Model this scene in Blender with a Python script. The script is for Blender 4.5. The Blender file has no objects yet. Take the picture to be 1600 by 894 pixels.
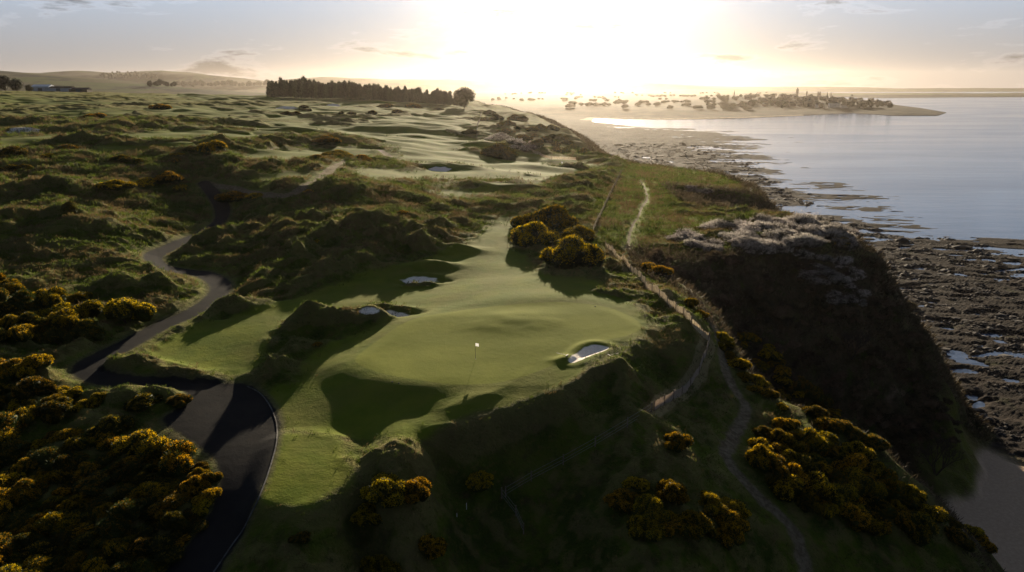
import bpy, math, random
import numpy as np
from mathutils import Vector, Matrix, Quaternion

# ------------------------------------------------------------------ camera, sky, sun, exposure
S = bpy.context.scene
COL = S.collection
R = math.radians
CAMZ, PITCH, FPX = 75.0, R(16.5), 1067.0      # drone height, tilt, focal length in px of a 1600 px frame
cam_d = bpy.data.cameras.new('camera'); cam_d.sensor_width = 36; cam_d.lens = 24
cam_d.clip_start = 0.5; cam_d.clip_end = 60000
cam = bpy.data.objects.new('camera', cam_d); COL.objects.link(cam)
cam.location = (0, 0, CAMZ); cam.rotation_euler = (R(90) - PITCH, 0, 0)
S.camera = cam

SUN_EL, SUN_AZ = R(12.0), R(4.5)              # azimuth measured from +Y towards +X
world = bpy.data.worlds.new('World'); S.world = world; world.use_nodes = True
SKY_STRENGTH = 0.05
SUN_STRENGTH = 5.0
EXPOSURE = 1.38
VEIL_HORIZON = (2.7, 2.55, 2.6)
VEIL_LOW = (3.55, 4.5, 5.9)
VEIL_ZENITH = (1.0, 1.3, 1.9)
CLOUD_SHIFT = (2.3, 0.7, 1.2)
GLOW = (0.8, 10.0); GLOW_COL = (1.0, 0.95, 0.88)

def build_world():
    nt = world.node_tree; nt.nodes.clear(); N = nt.nodes.new; L = nt.links.new
    out = N('ShaderNodeOutputWorld'); bg = N('ShaderNodeBackground')
    sky = N('ShaderNodeTexSky'); sky.sky_type = 'NISHITA'; sky.sun_disc = False
    sky.sun_elevation = SUN_EL; sky.sun_rotation = SUN_AZ
    sky.altitude = 60; sky.air_density = 1.0; sky.dust_density = 0.4; sky.ozone_density = 1.6
    # clouds: noise over the view direction projected on a cloud ceiling
    geo = N('ShaderNodeTexCoord')
    sep = N('ShaderNodeSeparateXYZ'); L(geo.outputs['Generated'], sep.inputs[0])
    nz = N('ShaderNodeTexNoise'); nz.inputs['Scale'].default_value = 1.0; nz.inputs['Detail'].default_value = 8
    nz.inputs['Roughness'].default_value = 0.60; nz.inputs['Distortion'].default_value = 0.25
    mp = N('ShaderNodeMapping'); mp.inputs['Scale'].default_value = (7.0, 7.0, 34.0); mp.inputs['Location'].default_value = CLOUD_SHIFT
    L(geo.outputs['Generated'], mp.inputs[0]); L(mp.outputs[0], nz.inputs['Vector'])
    ramp = N('ShaderNodeMapRange'); ramp.interpolation_type = 'SMOOTHSTEP'
    ramp.inputs['From Min'].default_value = 0.525; ramp.inputs['From Max'].default_value = 0.60; L(nz.outputs['Fac'], ramp.inputs['Value'])
    # grey bellies: thick middle of each cloud is darker than its thin edge
    core = N('ShaderNodeMapRange'); core.inputs['From Min'].default_value = 0.53; core.inputs['From Max'].default_value = 0.66
    core.inputs['To Min'].default_value = 1.5; core.inputs['To Max'].default_value = 0.42; L(nz.outputs['Fac'], core.inputs['Value'])
    # veil added over the sky model to dim it: palest low down and round the sun, dim blue overhead and behind
    sdv = (math.sin(SUN_AZ) * math.cos(SUN_EL), math.cos(SUN_AZ) * math.cos(SUN_EL), math.sin(SUN_EL))
    def M(op, a, b=None):
        o = N('ShaderNodeMath'); o.operation = op
        for i, v in enumerate((a, b)):
            if v is None: continue
            if isinstance(v, (int, float)): o.inputs[i].default_value = v
            else: L(v, o.inputs[i])
        return o.outputs[0]
    def MIX(f, a, b, mode='MIX'):
        o = N('ShaderNodeMix'); o.data_type = 'RGBA'; o.blend_type = mode
        for i, v in ((0, f), (6, a), (7, b)):
            if isinstance(v, (int, float)): o.inputs[i].default_value = v
            elif isinstance(v, tuple): o.inputs[i].default_value = (*v, 1)
            else: L(v, o.inputs[i])
        return o.outputs[2]
    def RNG(a, b, v):
        o = N('ShaderNodeMapRange'); o.interpolation_type = 'SMOOTHSTEP'; o.inputs[1].default_value = a; o.inputs[2].default_value = b; L(v, o.inputs[0]); return o.outputs[0]
    dt = N('ShaderNodeVectorMath'); dt.operation = 'DOT_PRODUCT'; L(geo.outputs['Generated'], dt.inputs[0]); dt.inputs[1].default_value = sdv
    dot = M('MAXIMUM', dt.outputs['Value'], 0.0)
    low = MIX(RNG(0.0, 0.16, sep.outputs['Z']), VEIL_HORIZON, VEIL_LOW)
    base = MIX(RNG(0.16, 0.70, sep.outputs['Z']), low, VEIL_ZENITH)
    base = MIX(RNG(-0.6, 0.75, dt.outputs['Value']), MIX(1.0, base, (0.22, 0.25, 0.30), 'MULTIPLY'), base)
    glow = M('ADD', M('MULTIPLY', M('POWER', dot, 22.0), GLOW[0]), M('MULTIPLY', M('POWER', dot, 110.0), GLOW[1]))
    gl = MIX(1.0, GLOW_COL, glow, 'MULTIPLY')
    veil = MIX(1.0, base, gl, 'ADD')
    skyv = MIX(0.95, sky.outputs[0], veil)
    # clouds: pale thin rims, grey bellies
    cl_col = MIX(1.0, MIX(1.0, skyv, core.outputs[0], 'MULTIPLY'), (1.03, 1.0, 0.98), 'MULTIPLY')
    wf = M('MULTIPLY', ramp.outputs[0], 0.95)
    fin = MIX(wf, skyv, cl_col)
    L(fin, bg.inputs['Color']); bg.inputs['Strength'].default_value = SKY_STRENGTH
    L(bg.outputs[0], out.inputs['Surface'])
build_world()

sun_d = bpy.data.lights.new('sun', 'SUN'); sun_d.energy = SUN_STRENGTH; sun_d.angle = R(0.6); sun_d.color = (1.0, 0.84, 0.61)
sun = bpy.data.objects.new('sun', sun_d); COL.objects.link(sun)
sd = Vector((math.sin(SUN_AZ) * math.cos(SUN_EL), math.cos(SUN_AZ) * math.cos(SUN_EL), math.sin(SUN_EL)))
sun.rotation_euler = (-sd).to_track_quat('-Z', 'Y').to_euler()
sun.location = (60, 300, 300)

vs = S.view_settings; S.display_settings.display_device = 'sRGB'
vs.view_transform = 'Standard'; vs.look = 'None'; vs.exposure = EXPOSURE; vs.gamma = 1; vs.use_curve_mapping = False
S.cycles.use_denoising = True
try: S.cycles.denoiser = 'OPENIMAGEDENOISE'
except Exception: pass
S.cycles.max_bounces = 6; S.cycles.diffuse_bounces = 2; S.cycles.glossy_bounces = 2
S.cycles.transmission_bounces = 3; S.cycles.volume_bounces = 0
S.cycles.caustics_reflective = False; S.cycles.caustics_refractive = False

rng = np.random.default_rng(7)
random.seed(7)

# ------------------------------------------------------------------ small helpers
def link(o, parent=None):
    COL.objects.link(o)
    if parent is not None: o.parent = parent
    return o
def tag(o, label=None, cat=None, group=None, kind=None):
    if label: o['label'] = label
    if cat: o['category'] = cat
    if group: o['group'] = group
    if kind: o['kind'] = kind
    return o
def empty(name, loc, rz=0.0, scale=(1, 1, 1)):
    o = bpy.data.objects.new(name, None); o.location = loc; o.rotation_euler = (0, 0, rz); o.scale = scale
    o.empty_display_size = 0.5
    return link(o)
def np_mesh(name, verts, faces, mat, smooth=False):
    """verts (n,3) array, faces (m,3) or (m,4) array -> mesh"""
    me = bpy.data.meshes.new(name)
    verts = np.asarray(verts, dtype=np.float32); faces = np.asarray(faces, dtype=np.int32)
    k = faces.shape[1]
    me.vertices.add(len(verts)); me.vertices.foreach_set('co', verts.ravel())
    me.loops.add(faces.size); me.loops.foreach_set('vertex_index', faces.ravel())
    me.polygons.add(len(faces)); me.polygons.foreach_set('loop_start', np.arange(0, faces.size, k, dtype=np.int32))
    try: me.polygons.foreach_set('loop_total', np.full(len(faces), k, dtype=np.int32))
    except Exception: pass
    me.polygons.foreach_set('use_smooth', np.full(len(faces), smooth, dtype=bool))
    if mat: me.materials.append(mat)
    me.update(calc_edges=True)
    return me
class MB:
    """collects boxes, tubes and cones and links them as ONE mesh object"""
    def __init__(s): s.v = []; s.f = []
    def add(s, vs_, fs_):
        b = len(s.v); s.v += [tuple(p) for p in vs_]; s.f += [tuple(i + b for i in f) for f in fs_]
    def box(s, x0, x1, y0, y1, z0, z1, m=None):
        p = [(x, y, z) for z in (z0, z1) for x, y in ((x0, y0), (x1, y0), (x1, y1), (x0, y1))]
        if m is not None: p = [m @ Vector(q) for q in p]
        s.add(p, [(3, 2, 1, 0), (4, 5, 6, 7), (0, 1, 5, 4), (1, 2, 6, 5), (2, 3, 7, 6), (3, 0, 4, 7)])
    def tube(s, a, b, r0, r1, n=8):
        a, b = Vector(a), Vector(b); d = (b - a)
        if d.length < 1e-6: return
        q = d.to_track_quat('Z', 'Y'); p = []
        for c, r in ((a, r0), (b, r1)):
            for i in range(n):
                t = 2 * math.pi * i / n
                p.append(c + q @ Vector((r * math.cos(t), r * math.sin(t), 0)))
        f = [(i, (i + 1) % n, n + (i + 1) % n, n + i) for i in range(n)]
        f.append(tuple(range(n - 1, -1, -1))); f.append(tuple(range(n, 2 * n)))
        s.add(p, f)
    def gable(s, x0, x1, y0, y1, z0, h, over=0.3, th=0.25):
        x0 -= over; x1 += over; y0 -= over; y1 += over; ym = (y0 + y1) / 2
        p = [(x0, y0, z0), (x1, y0, z0), (x1, y1, z0), (x0, y1, z0), (x0, ym, z0 + h), (x1, ym, z0 + h)]
        s.add(p, [(0, 1, 5, 4), (2, 3, 4, 5), (0, 4, 3), (1, 2, 5), (3, 2, 1, 0)])
    def build(s, name, mat, parent=None, smooth=False):
        me = bpy.data.meshes.new(name); me.from_pydata([tuple(p) for p in s.v], [], s.f)
        me.materials.append(mat)
        if smooth: me.polygons.foreach_set('use_smooth', [True] * len(me.polygons))
        me.update()
        return link(bpy.data.objects.new(name, me), parent)

# ------------------------------------------------------------------ noise
def _hash(ix, iy, seed):
    h = (ix.astype(np.uint32) * np.uint32(374761393) + iy.astype(np.uint32) * np.uint32(668265263) + np.uint32(seed * 144665 + 77))
    h = (h ^ (h >> np.uint32(13))) * np.uint32(1274126177)
    h = h ^ (h >> np.uint32(16))
    return h
_ang = np.linspace(0, 2 * np.pi, 257)[:256]
_gx, _gy = np.cos(_ang).astype(np.float32), np.sin(_ang).astype(np.float32)
def perlin(x, y, seed=0):
    x = np.asarray(x, dtype=np.float64); y = np.asarray(y, dtype=np.float64)
    xi, yi = np.floor(x), np.floor(y)
    fx, fy = (x - xi).astype(np.float32), (y - yi).astype(np.float32)
    xi = xi.astype(np.int64); yi = yi.astype(np.int64)
    u = fx * fx * fx * (fx * (fx * 6 - 15) + 10); v = fy * fy * fy * (fy * (fy * 6 - 15) + 10)
    def g(a, b):
        h = _hash(xi + a, yi + b, seed) & np.uint32(255)
        return _gx[h] * (fx - a) + _gy[h] * (fy - b)
    n0 = g(0, 0) * (1 - u) + g(1, 0) * u; n1 = g(0, 1) * (1 - u) + g(1, 1) * u
    return (n0 * (1 - v) + n1 * v) * 1.5
def sstep(a, b, x):
    t = np.clip((x - a) / (b - a), 0, 1); return t * t * (3 - 2 * t)

# ------------------------------------------------------------------ the grid of the land
NR, NC = 1560, 1120
Y0, Y1, TM = 24.0, 9000.0, 0.96
LY = np.linspace(math.log(Y0), math.log(Y1), NR)
YV = np.exp(LY); TV = np.linspace(-TM, TM, NC)
Yg = np.repeat(YV[:, None], NC, 1); Xg = Yg * TV[None, :]
CELL = Yg * (LY[1] - LY[0])

ct, st = math.cos(PITCH), math.sin(PITCH)
def ray(px, py):
    u, w = px - 800.0, py - 447.0
    return np.array([u, FPX * ct - w * st, -FPX * st - w * ct])
def on_plane(px, py, z):
    d = ray(px, py); t = (z - CAMZ) / d[2]
    return np.array([d[0] * t, d[1] * t])
def grid_z(G, x, y):
    """bilinear height lookup"""
    x = np.asarray(x, float); y = np.asarray(y, float)
    r = (np.log(np.clip(y, Y0, Y1)) - LY[0]) / (LY[1] - LY[0]); c = (x / y + TM) / (2 * TM) * (NC - 1)
    r = np.clip(r, 0, NR - 1.001); c = np.clip(c, 0, NC - 1.001)
    r0 = r.astype(int); c0 = c.astype(int); fr = r - r0; fc = c - c0
    return (G[r0, c0] * (1 - fr) * (1 - fc) + G[r0 + 1, c0] * fr * (1 - fc) + G[r0, c0 + 1] * (1 - fr) * fc + G[r0 + 1, c0 + 1] * fr * fc)
def hit(G, px, py):
    """point of the land seen at a place of the photo"""
    d = ray(px, py); t = d[0] / d[1]
    zz = grid_z(G, YV * t, YV); zr = CAMZ + YV * d[2] / d[1]
    k = np.nonzero(zz >= zr)[0]
    i = int(k[0]) if len(k) else NR - 2
    if i > 0:
        a = zr[i - 1] - zz[i - 1]; b = zz[i] - zr[i]; f = a / (a + b + 1e-9)
        y = YV[i - 1] + (YV[i] - YV[i - 1]) * f
    else: y = YV[0]
    return np.array([y * t, y])
def sdf(poly, X, Y, pad=60.0):
    """signed distance to a polygon, positive inside; only near it"""
    P = np.asarray(poly, float)
    out = np.full(X.shape, -pad, dtype=np.float32)
    m = (X > P[:, 0].min() - pad) & (X < P[:, 0].max() + pad) & (Y > P[:, 1].min() - pad) & (Y < P[:, 1].max() + pad)
    if not m.any(): return out
    x, y = X[m], Y[m]
    d2 = np.full(x.shape, 1e18); ins = np.zeros(x.shape, bool)
    Q = np.roll(P, -1, 0)
    for (ax, ay), (bx, by) in zip(P, Q):
        ex, ey = bx - ax, by - ay
        t = np.clip(((x - ax) * ex + (y - ay) * ey) / (ex * ex + ey * ey + 1e-12), 0, 1)
        d2 = np.minimum(d2, (x - ax - t * ex) ** 2 + (y - ay - t * ey) ** 2)
        if by != ay:
            c = ((ay > y) != (by > y)) & (x < ex * (y - ay) / (by - ay) + ax)
            ins ^= c
    out[m] = np.clip(np.where(ins, 1, -1) * np.sqrt(d2), -pad, 1e9)
    return out
def sdline(P, W, X, Y, pad=30.0):
    """half width minus distance to a polyline"""
    P = np.asarray(P, float); W = np.asarray(W, float)
    out = np.full(X.shape, -pad, dtype=np.float32)
    m = (X > P[:, 0].min() - pad) & (X < P[:, 0].max() + pad) & (Y > P[:, 1].min() - pad) & (Y < P[:, 1].max() + pad)
    if not m.any(): return out
    x, y = X[m], Y[m]; best = np.full(x.shape, -pad)
    for (ax, ay), (bx, by), wa, wb in zip(P[:-1], P[1:], W[:-1], W[1:]):
        ex, ey = bx - ax, by - ay
        t = np.clip(((x - ax) * ex + (y - ay) * ey) / (ex * ex + ey * ey + 1e-12), 0, 1)
        best = np.maximum(best, wa + (wb - wa) * t - np.sqrt((x - ax - t * ex) ** 2 + (y - ay - t * ey) ** 2))
    out[m] = best
    return out
def curve(P, n=6):
    """Catmull-Rom through the points"""
    P = np.asarray(P, float); P = np.vstack([2 * P[0] - P[1], P, 2 * P[-1] - P[-2]]); o = []
    for i in range(1, len(P) - 2):
        for k in range(n):
            t = k / n; a, b, c, d = P[i - 1:i + 3]
            o.append(0.5 * (2 * b + (c - a) * t + (2 * a - 5 * b + 4 * c - d) * t * t + (3 * b - a - 3 * c + d) * t ** 3))
    o.append(P[-2]); return np.array(o)
def closed(P, n=4):
    P = np.asarray(P, float); m = len(P); o = []
    for i in range(m):
        a, b, c, d = P[(i - 1) % m], P[i], P[(i + 1) % m], P[(i + 2) % m]
        for k in range(n):
            t = k / n
            o.append(0.5 * (2 * b + (c - a) * t + (2 * a - 5 * b + 4 * c - d) * t * t + (3 * b - a - 3 * c + d) * t ** 3))
    return np.array(o)

# ------------------------------------------------------------------ base heights of the plateau (survey points: place in the photo, height above sea)
SURVEY = [
 (780,540,42.3),(600,560,41.6),(950,510,42.5),(750,480,43.0),(900,478,43.2),(690,520,42.4),(860,540,42.2),(560,580,41.4),(650,592,41.9),(730,599,41.9),(600,584,41.7),(800,592,41.9),(900,602,41.4),(955,592,41.3),(1000,602,40.2),(740,654,41.0),
 (600,625,40.7),(700,628,41.0),(520,650,39.9),(500,610,40.2),(790,640,41.2),(860,618,41.5),(650,688,40.5),(560,704,38.9),(710,668,40.7),(545,762,38.8),(650,645,40.5),
 (480,750,39.0),(430,700,39.3),(500,690,39.6),(520,800,38.5),(380,680,39.0),(330,850,36.8),(390,620,39.2),(300,605,39.7),(200,597,40.1),(110,575,40.4),(160,555,40.5),(250,510,40.6),
 (340,450,41.0),(250,405,41.8),(340,330,43.8),(100,800,36.8),(0,894,36.2),(200,890,36.2),(0,700,38.6),(200,700,38.6),(0,560,41.2),(0,450,43.2),(100,430,43.2),(0,300,48.5),(150,340,47.2),(200,410,43.5),
 (330,560,40.2),(420,500,41.0),(700,740,36.2),(850,690,37.0),(780,700,37.4),(930,640,37.4),(1000,620,38.2),(1060,620,37.6),(1080,580,38.6),(1107,530,40.0),(1050,480,41.4),(1000,540,41.4),
 (900,780,34.6),(700,860,32.6),(1000,850,34.8),(1040,790,36.2),(1060,692,37.8),(600,790,38.3),(655,785,37.9),(1130,805,34.2),(1140,700,35.2),(1200,880,30.5),(1300,760,31.5),(1300,690,33.5),(560,860,34.0),(1400,850,27.5),
 (660,440,41.4),(800,400,42.2),(800,345,43.2),(560,440,41.4),(600,400,43.4),(500,380,44.4),(600,330,46.2),(480,330,46.0),(900,350,43.6),(960,300,43.8),(1050,320,42.8),(1000,262,43.2),
 (930,430,42.6),(980,400,42.0),(1000,440,41.6),(1200,370,42.5),(1270,350,41.5),(1100,385,42.0),(1330,390,40.0),(1100,275,42.2),(1190,315,41.5),(1150,560,37.0),
 (800,250,46.5),(880,262,44.4),(600,250,49.0),(300,250,52.5),(0,240,54.5),(420,300,48.5),(800,200,50.5),(500,190,54.5),(100,195,58.0),(0,200,57.0),(700,165,56.5),(450,155,60.0),(200,160,62.0),(0,160,63.5),
 (850,200,46.0),(560,150,60.0),(900,230,44.0),(300,180,58.5)]
pts = np.array([np.append(on_plane(a, b, z), z) for a, b, z in SURVEY])
def warp(x, y): return np.stack([np.asarray(x) / np.asarray(y) * 2.6, np.log(y) * 2.0], -1)
cp = warp(pts[:, 0], pts[:, 1])
def tps(r2): return 0.5 * r2 * np.log(r2 + 1e-9)
n_ = len(cp); A = np.zeros((n_ + 3, n_ + 3))
D2 = ((cp[:, None] - cp[None]) ** 2).sum(-1)
A[:n_, :n_] = tps(D2) + np.eye(n_) * 0.004; A[:n_, n_:] = np.c_[np.ones(n_), cp]; A[n_:, :n_] = A[:n_, n_:].T
sol = np.linalg.solve(A, np.append(pts[:, 2], [0, 0, 0]))
def tps_eval(x, y):
    q = warp(x, y); o = sol[n_] + q @ sol[n_ + 1:]
    for i in range(n_): o = o + sol[i] * tps(((q - cp[i]) ** 2).sum(-1))
    return o
rs = np.unique(np.r_[np.arange(0, NR, 8), NR - 1]); cs = np.unique(np.r_[np.arange(0, NC, 8), NC - 1])
small = np.clip(tps_eval(Xg[np.ix_(rs, cs)], np.minimum(Yg, 1100)[np.ix_(rs, cs)]), 24, 68)
tmp = np.array([np.interp(np.arange(NC), cs, row) for row in small])
PLAT = np.array([np.interp(np.arange(NR), rs, tmp[:, c]) for c in range(NC)]).T

# far land: lowland, the green hill on the left, the town rise, the hazy ridge
def ridge_profile(px):
    xs = [-300, 0, 200, 255, 300, 360, 420, 500, 600, 700, 800, 900, 1000, 1080, 1150, 1200, 1240, 1300, 1350, 1400, 1500, 1600, 1900]
    ys = [116, 112, 112, 108, 111, 119, 126, 121, 124, 120, 126, 129, 126, 122, 128, 125, 121, 122, 127, 132, 131, 128, 124]
    return np.interp(px, xs, ys)
PXg = 800 + (Xg / Yg) * FPX / ct
far = 14 + 8 * perlin(Xg / 700, Yg / 700, 3)
far = far + 106 * np.exp(-((Xg + 1900) / 950) ** 2 - ((Yg - 2300) / 620) ** 2) * (1 + 0.05 * perlin(Xg / 300, Yg / 300, 9))
far = far + 20 * np.exp(-((Xg - 900) / 330) ** 4 - ((Yg - 2250) / 330) ** 2)
rz = CAMZ + (130 - ridge_profile(PXg)) / 1113.0 * Yg
rz = rz + (18 * perlin(Xg / 900, Yg / 900, 5) + 10 * perlin(Xg / 300, Yg / 300, 6))
far = np.maximum(far, (rz - 10) * np.exp(-((Yg - 6700) / 750.0) ** 2) + 8)
LAND = PLAT + (far - PLAT) * sstep(800, 1500, Yg)

# cliff top line (closed inland), from far to near
CL = [(745,160,57),(790,168,54),(838,180,50),(878,196,46.5),(905,214,44),(925,232,43),
      (945,247,43),(1000,256,43),(1080,264,42.5),(1130,270,42),(1168,286,42),(1205,312,41.5),(1150,300,41.5),(1085,296,42),(1050,296,42.3),(1075,318,42.3),(1140,326,42),
      (1200,334,42),(1272,344,41.8),(1335,368,41),(1358,398,39),(1300,404,40),(1200,396,42),(1120,398,42),(1050,398,42),(1000,394,42),
      (1012,420,41.6),(1060,452,40.5),(1105,492,39.2),(1150,548,37.5),(1205,600,36),(1290,668,34),(1390,735,31),(1480,800,27.5),(1570,880,25)]
CLP = [on_plane(a, b, z) for a, b, z in CL]
CLIFF = [(-20000, 20000), (-150, 20000), (-150, 1500), (-60, 1100)] + [tuple(p) for p in CLP] + [(52, 40), (48, 10), (-20000, 10)]
# coast line at sea level
CO = [(1900,500),(1750,446),(1600,402),(1560,392),(1500,376),(1400,366),(1330,352),(1262,338),(1232,322),(1292,306),(1238,296),(1196,282),(1172,268),(1180,258),(1150,246),(1128,236),(1160,216),(1118,209),(1060,202),(985,197),(925,190),
      (930,185),(1050,187),(1150,185),(1250,181),(1330,177),(1395,181),(1466,181),(1480,176),(1440,169),(1400,164),(1386,159),(1330,156),(1240,154)]
COP = [on_plane(a, b, 0) for a, b in CO]
COAST = [(600, 10)] + [tuple(p) for p in COP] + [tuple(on_plane(a, b, 0)) for a, b in ((1240,150),(1380,153.2),(1500,152.2),(1640,151.6),(1900,151))] + \
        [tuple(on_plane(a, b, 0)) for a, b in ((1900,146.6),(1640,147.2),(1500,147.8),(1380,147.4),(1240,146.5),(1240,143.6),(1400,143.6),(1650,143.3))] + [(9000, 6600), (20000, 7000), (20000, 20000), (-20000, 20000), (-20000, 10)]
sdC = sdf(CLIFF, Xg, Yg, 120.0); sdL = sdf(COAST, Xg, Yg, 120.0)
wob = 5.0 * perlin(Xg / 22, Yg / 22, 21) + 1.4 * perlin(Xg / 7, Yg / 7, 22)
wobL = (14 * perlin(Xg / 60, Yg / 24, 31) + 5 * perlin(Xg / 22, Yg / 9, 32)) * np.clip(Yg / 500, 0.5, 1.6)
sdLw = sdL + wobL * (1 - sstep(1500, 1900, Yg))
# foreshore: rock ledges running out to sea
strata = perlin((Xg * 0.25 + Yg) / 9.0, (Xg - Yg * 0.25) / 46.0, 41) * 0.7 + perlin((Xg * 0.3 + Yg) / 3.2, (Xg - Yg * 0.3) / 17.0, 42) * 0.4 + perlin(Xg / 55, Yg / 40, 43) * 0.75
lod = np.clip(1.4 - CELL / 2.0, 0, 1)
shore = np.clip(sdLw * 0.012, -3, 0.0) + np.clip(sdLw * 0.006, 0, 0.55) + 0.10 + strata * 0.8 * (1 - sstep(1300, 1700, Yg))
shore = shore - .8 * sstep(.30, .55, perlin(Xg / 15 + 5, Yg / 7, 45)) * (Yg < 1300) - .6 * sstep(.3, .6, perlin(Xg / 9, Yg / 5, 46)) * (Yg < 700)
shore = shore + lod * 0.35 * np.abs(perlin(Xg / 1.6, Yg / 1.6, 44)) * (sdLw > 0)
# sandy cove below the near cliff
BEACH = closed([on_plane(a, b, 1.0) for a, b in ((1490,690),(1520,700),(1560,712),(1640,740),(1760,830),(1760,1000),(1500,1000),(1440,760))])
sdB = sdf(BEACH, Xg, Yg, 40.0)
bw_ = sstep(-2.5, 2.5, sdB + 1.2 * perlin(Xg / 5, Yg / 5, 51))
shore = shore * (1 - bw_) + (1.25 + 0.12 * perlin(Xg / 9, Yg / 9, 52)) * bw_
farshore = np.minimum(far, 0.4 + np.maximum(sdL, 0) * 0.07 - 3 * (sdL < 0))
farshore = np.where(sdL < -1, -3, farshore)
out = shore + (farshore - shore) * sstep(1250, 1700, Yg)
CW = np.clip((LAND - 1) * 1.0, 18, 60) * (1 + 0.8 * sstep(330, 560, Yg)); CW = CW + 9 * perlin(Xg / 35, Yg / 35, 23) + 6 * perlin(Xg / 13, Yg / 16, 26)
k = np.clip((sdC + wob * 1.0 + CW) / CW, 0, 1)
prof = np.where(k < 0.25, 0.55 * k, 0.1375 + (k - 0.25) * 1.15)
prof = 0.45 * np.clip(prof, 0, 1) + 0.55 * sstep(-0.05, 1.05, k) ** 1.1; prof = prof * (1 - sstep(1300, 1700, Yg) * (sdC < 0))
inl = (sdC > -CW) & (Yg < 1700)
BASE = out + (LAND - out) * np.where(sdC > 4, 1, prof)
BASE = np.where((Yg > 1500), np.where(sdL > 0, np.minimum(np.where(Yg > 1700, far, BASE), 0.4 + sdL * 0.07), -3), BASE)
# gullies on the cliff face
cl_mask = np.clip(k * (1 - k) * 4, 0, 1) * (sdC < 6) * (Yg < 1200)
BASE = BASE + cl_mask * (3.6 * perlin((Xg + Yg * 0.3) / 12, Yg / 18, 24) - 2.2 * np.abs(perlin(Xg / 8, Yg / 9, 27)) + 1.3 * perlin(Xg / 3.5, Yg / 5, 25)) * np.clip(1.3 - CELL / 3, 0, 1)

def W(P): return [hit(BASE, a, b) for a, b in P]

# ------------------------------------------------------------------ mown areas, bunkers, road, paths
GREEN = closed(W([(555,568),(600,530),(650,502),(720,484),(800,474),(880,471),(950,481),(990,500),(1002,518),(980,536),(930,551),(870,574),(800,592),(730,600),(660,597),(600,588)]))
FAIR = [
 closed(W([(225,556),(300,512),(400,486),(450,470),(520,450),(560,432),(620,416),(690,398),(740,372),(770,350),(792,336),(803,340),(796,380),(822,402),(850,430),(930,440),(950,456),(990,480),(1008,518),(985,548),(960,556),(890,600),(850,618),(780,640),(700,664),(640,682),(560,690),(490,678),(445,665),(430,640),(425,610),(470,598),(478,570),(500,548),(560,522),(630,494),(640,486),(600,476),(540,484),(480,490),(430,520),(410,560),(390,584),(340,584),(280,574)]), 3),
 closed(W([(408,792),(420,740),(436,692),(470,684),(530,692),(528,720),(548,742),(544,770),(508,795),(460,806),(422,802)]), 3),
 closed(W([(690,292),(760,278),(845,282),(925,268),(922,256),(880,246),(800,238),(752,222),(738,194),(702,176),(640,182),(560,186),(500,200),(560,216),(610,232),(630,250),(665,264)]), 3),
 closed(W([(110,228),(200,238),(330,214),(420,208),(490,200),(505,190),(400,194),(260,204),(170,214),(120,206),(60,214),(0,222),(0,230)]), 3),
 closed(W([(408,279),(450,270),(492,270),(482,279),(430,283)]), 3),
 closed(W([(0,228),(70,222),(160,232),(260,236),(340,226),(430,214),(520,206),(500,196),(400,200),(250,206),(120,212),(0,216)]), 3),
 closed(W([(60,176),(200,172),(330,168),(430,166),(560,160),(640,160),(560,166),(420,174),(300,178),(160,182),(60,184)]), 3),
 closed(W([(560,262),(640,268),(700,262),(690,276),(620,282),(560,276)]), 3),
 closed(W([(380,240),(450,236),(540,232),(600,236),(560,246),(460,250),(390,250)]), 3),
 closed(W([(0,150),(120,158),(200,161),(150,166),(0,163)]), 3),
 closed(W([(285,146),(420,148),(440,154),(380,156),(280,152)]), 3),
 closed(W([(420,176),(520,170),(640,168),(700,170),(640,176),(520,182),(430,186)]), 3),
 closed(W([(690,300),(760,292),(840,284),(835,292),(770,302),(715,308)]), 3),
 closed(W([(200,180),(290,176),(400,178),(390,184),(280,186),(200,186)]), 3),
]
BUNK = [
 closed(W([(888,580),(900,569),(914,558),(930,555),(950,564),(944,571),(926,579),(912,587),(896,586)]), 3),
]
FARB = [(38,205,6.5,2.2,1.0),(16,208,3.5,1.4,.4),(609,494,2.9,1.2,.35),(577,486,1.5,.8,.25),(656,439,3.2,1.1,.4),(520,165,7,2.2,1.0),(447,169,7,2.2,1.0),(686,265,4.0,1.3,.6)]   # place, half length, half depth, height of the sand face
LIPS = [0.42]
RO = [(318,286,2.0),(335,305,2.2),(347,325,2.4),(344,345,2.2),(318,363,2.0),(270,385,2.0),(240,400,2.1),(250,415,2.3),(285,424,2.4),(322,430,2.4),(344,446,2.4),(336,465,2.3),(302,488,2.2),(250,510,2.2),(196,540,2.2),(140,570,2.4),(150,588,1.9),(200,596,1.8),(260,600,1.9),(330,606,2.0)]
ROP = curve(np.c_[W([(a, b) for a, b, c in RO]), [c * .66 for a, b, c in RO]], 5)
YARD = closed(W([(285,596),(340,600),(385,604),(415,625),(432,656),(432,690),(416,750),(392,808),(352,868),(320,910),(250,910),(300,850),(338,790),(348,740),(330,708),(292,682),(258,655),(298,628)]), 3)
PATHS = [  # dirt and gravel paths: points with half widths
 [(1000,280,.22),(1008,296,.25),(1011,310,.28),(1002,326,.32),(996,340,.25),(987,356,.28),(982,378,.3),(985,392,.5),(1010,408,.6),(1050,432,.6),(1085,462,.6),(1110,500,.6),(1128,540,.7),(1134,580,.7),(1150,612,.6),(1166,640,.6),(1142,690,.7),(1136,716,.7),(1180,770,.7),(1240,830,.7),(1262,905,.7)],
 [(318,286,1.2),(370,296,1.0),(430,308,1.2),(480,296,1.3),(508,276,1.8),(520,262,1.2),(540,252,.9)],
 [(590,234,1.2),(602,240,1.3),(616,250,1.2)],
 [(420,236,.8),(450,230,.8),(520,225,.8)],
 [(0,270,.9),(60,262,.9),(130,258,.9),(210,258,.9)],
]
PAP = []
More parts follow.
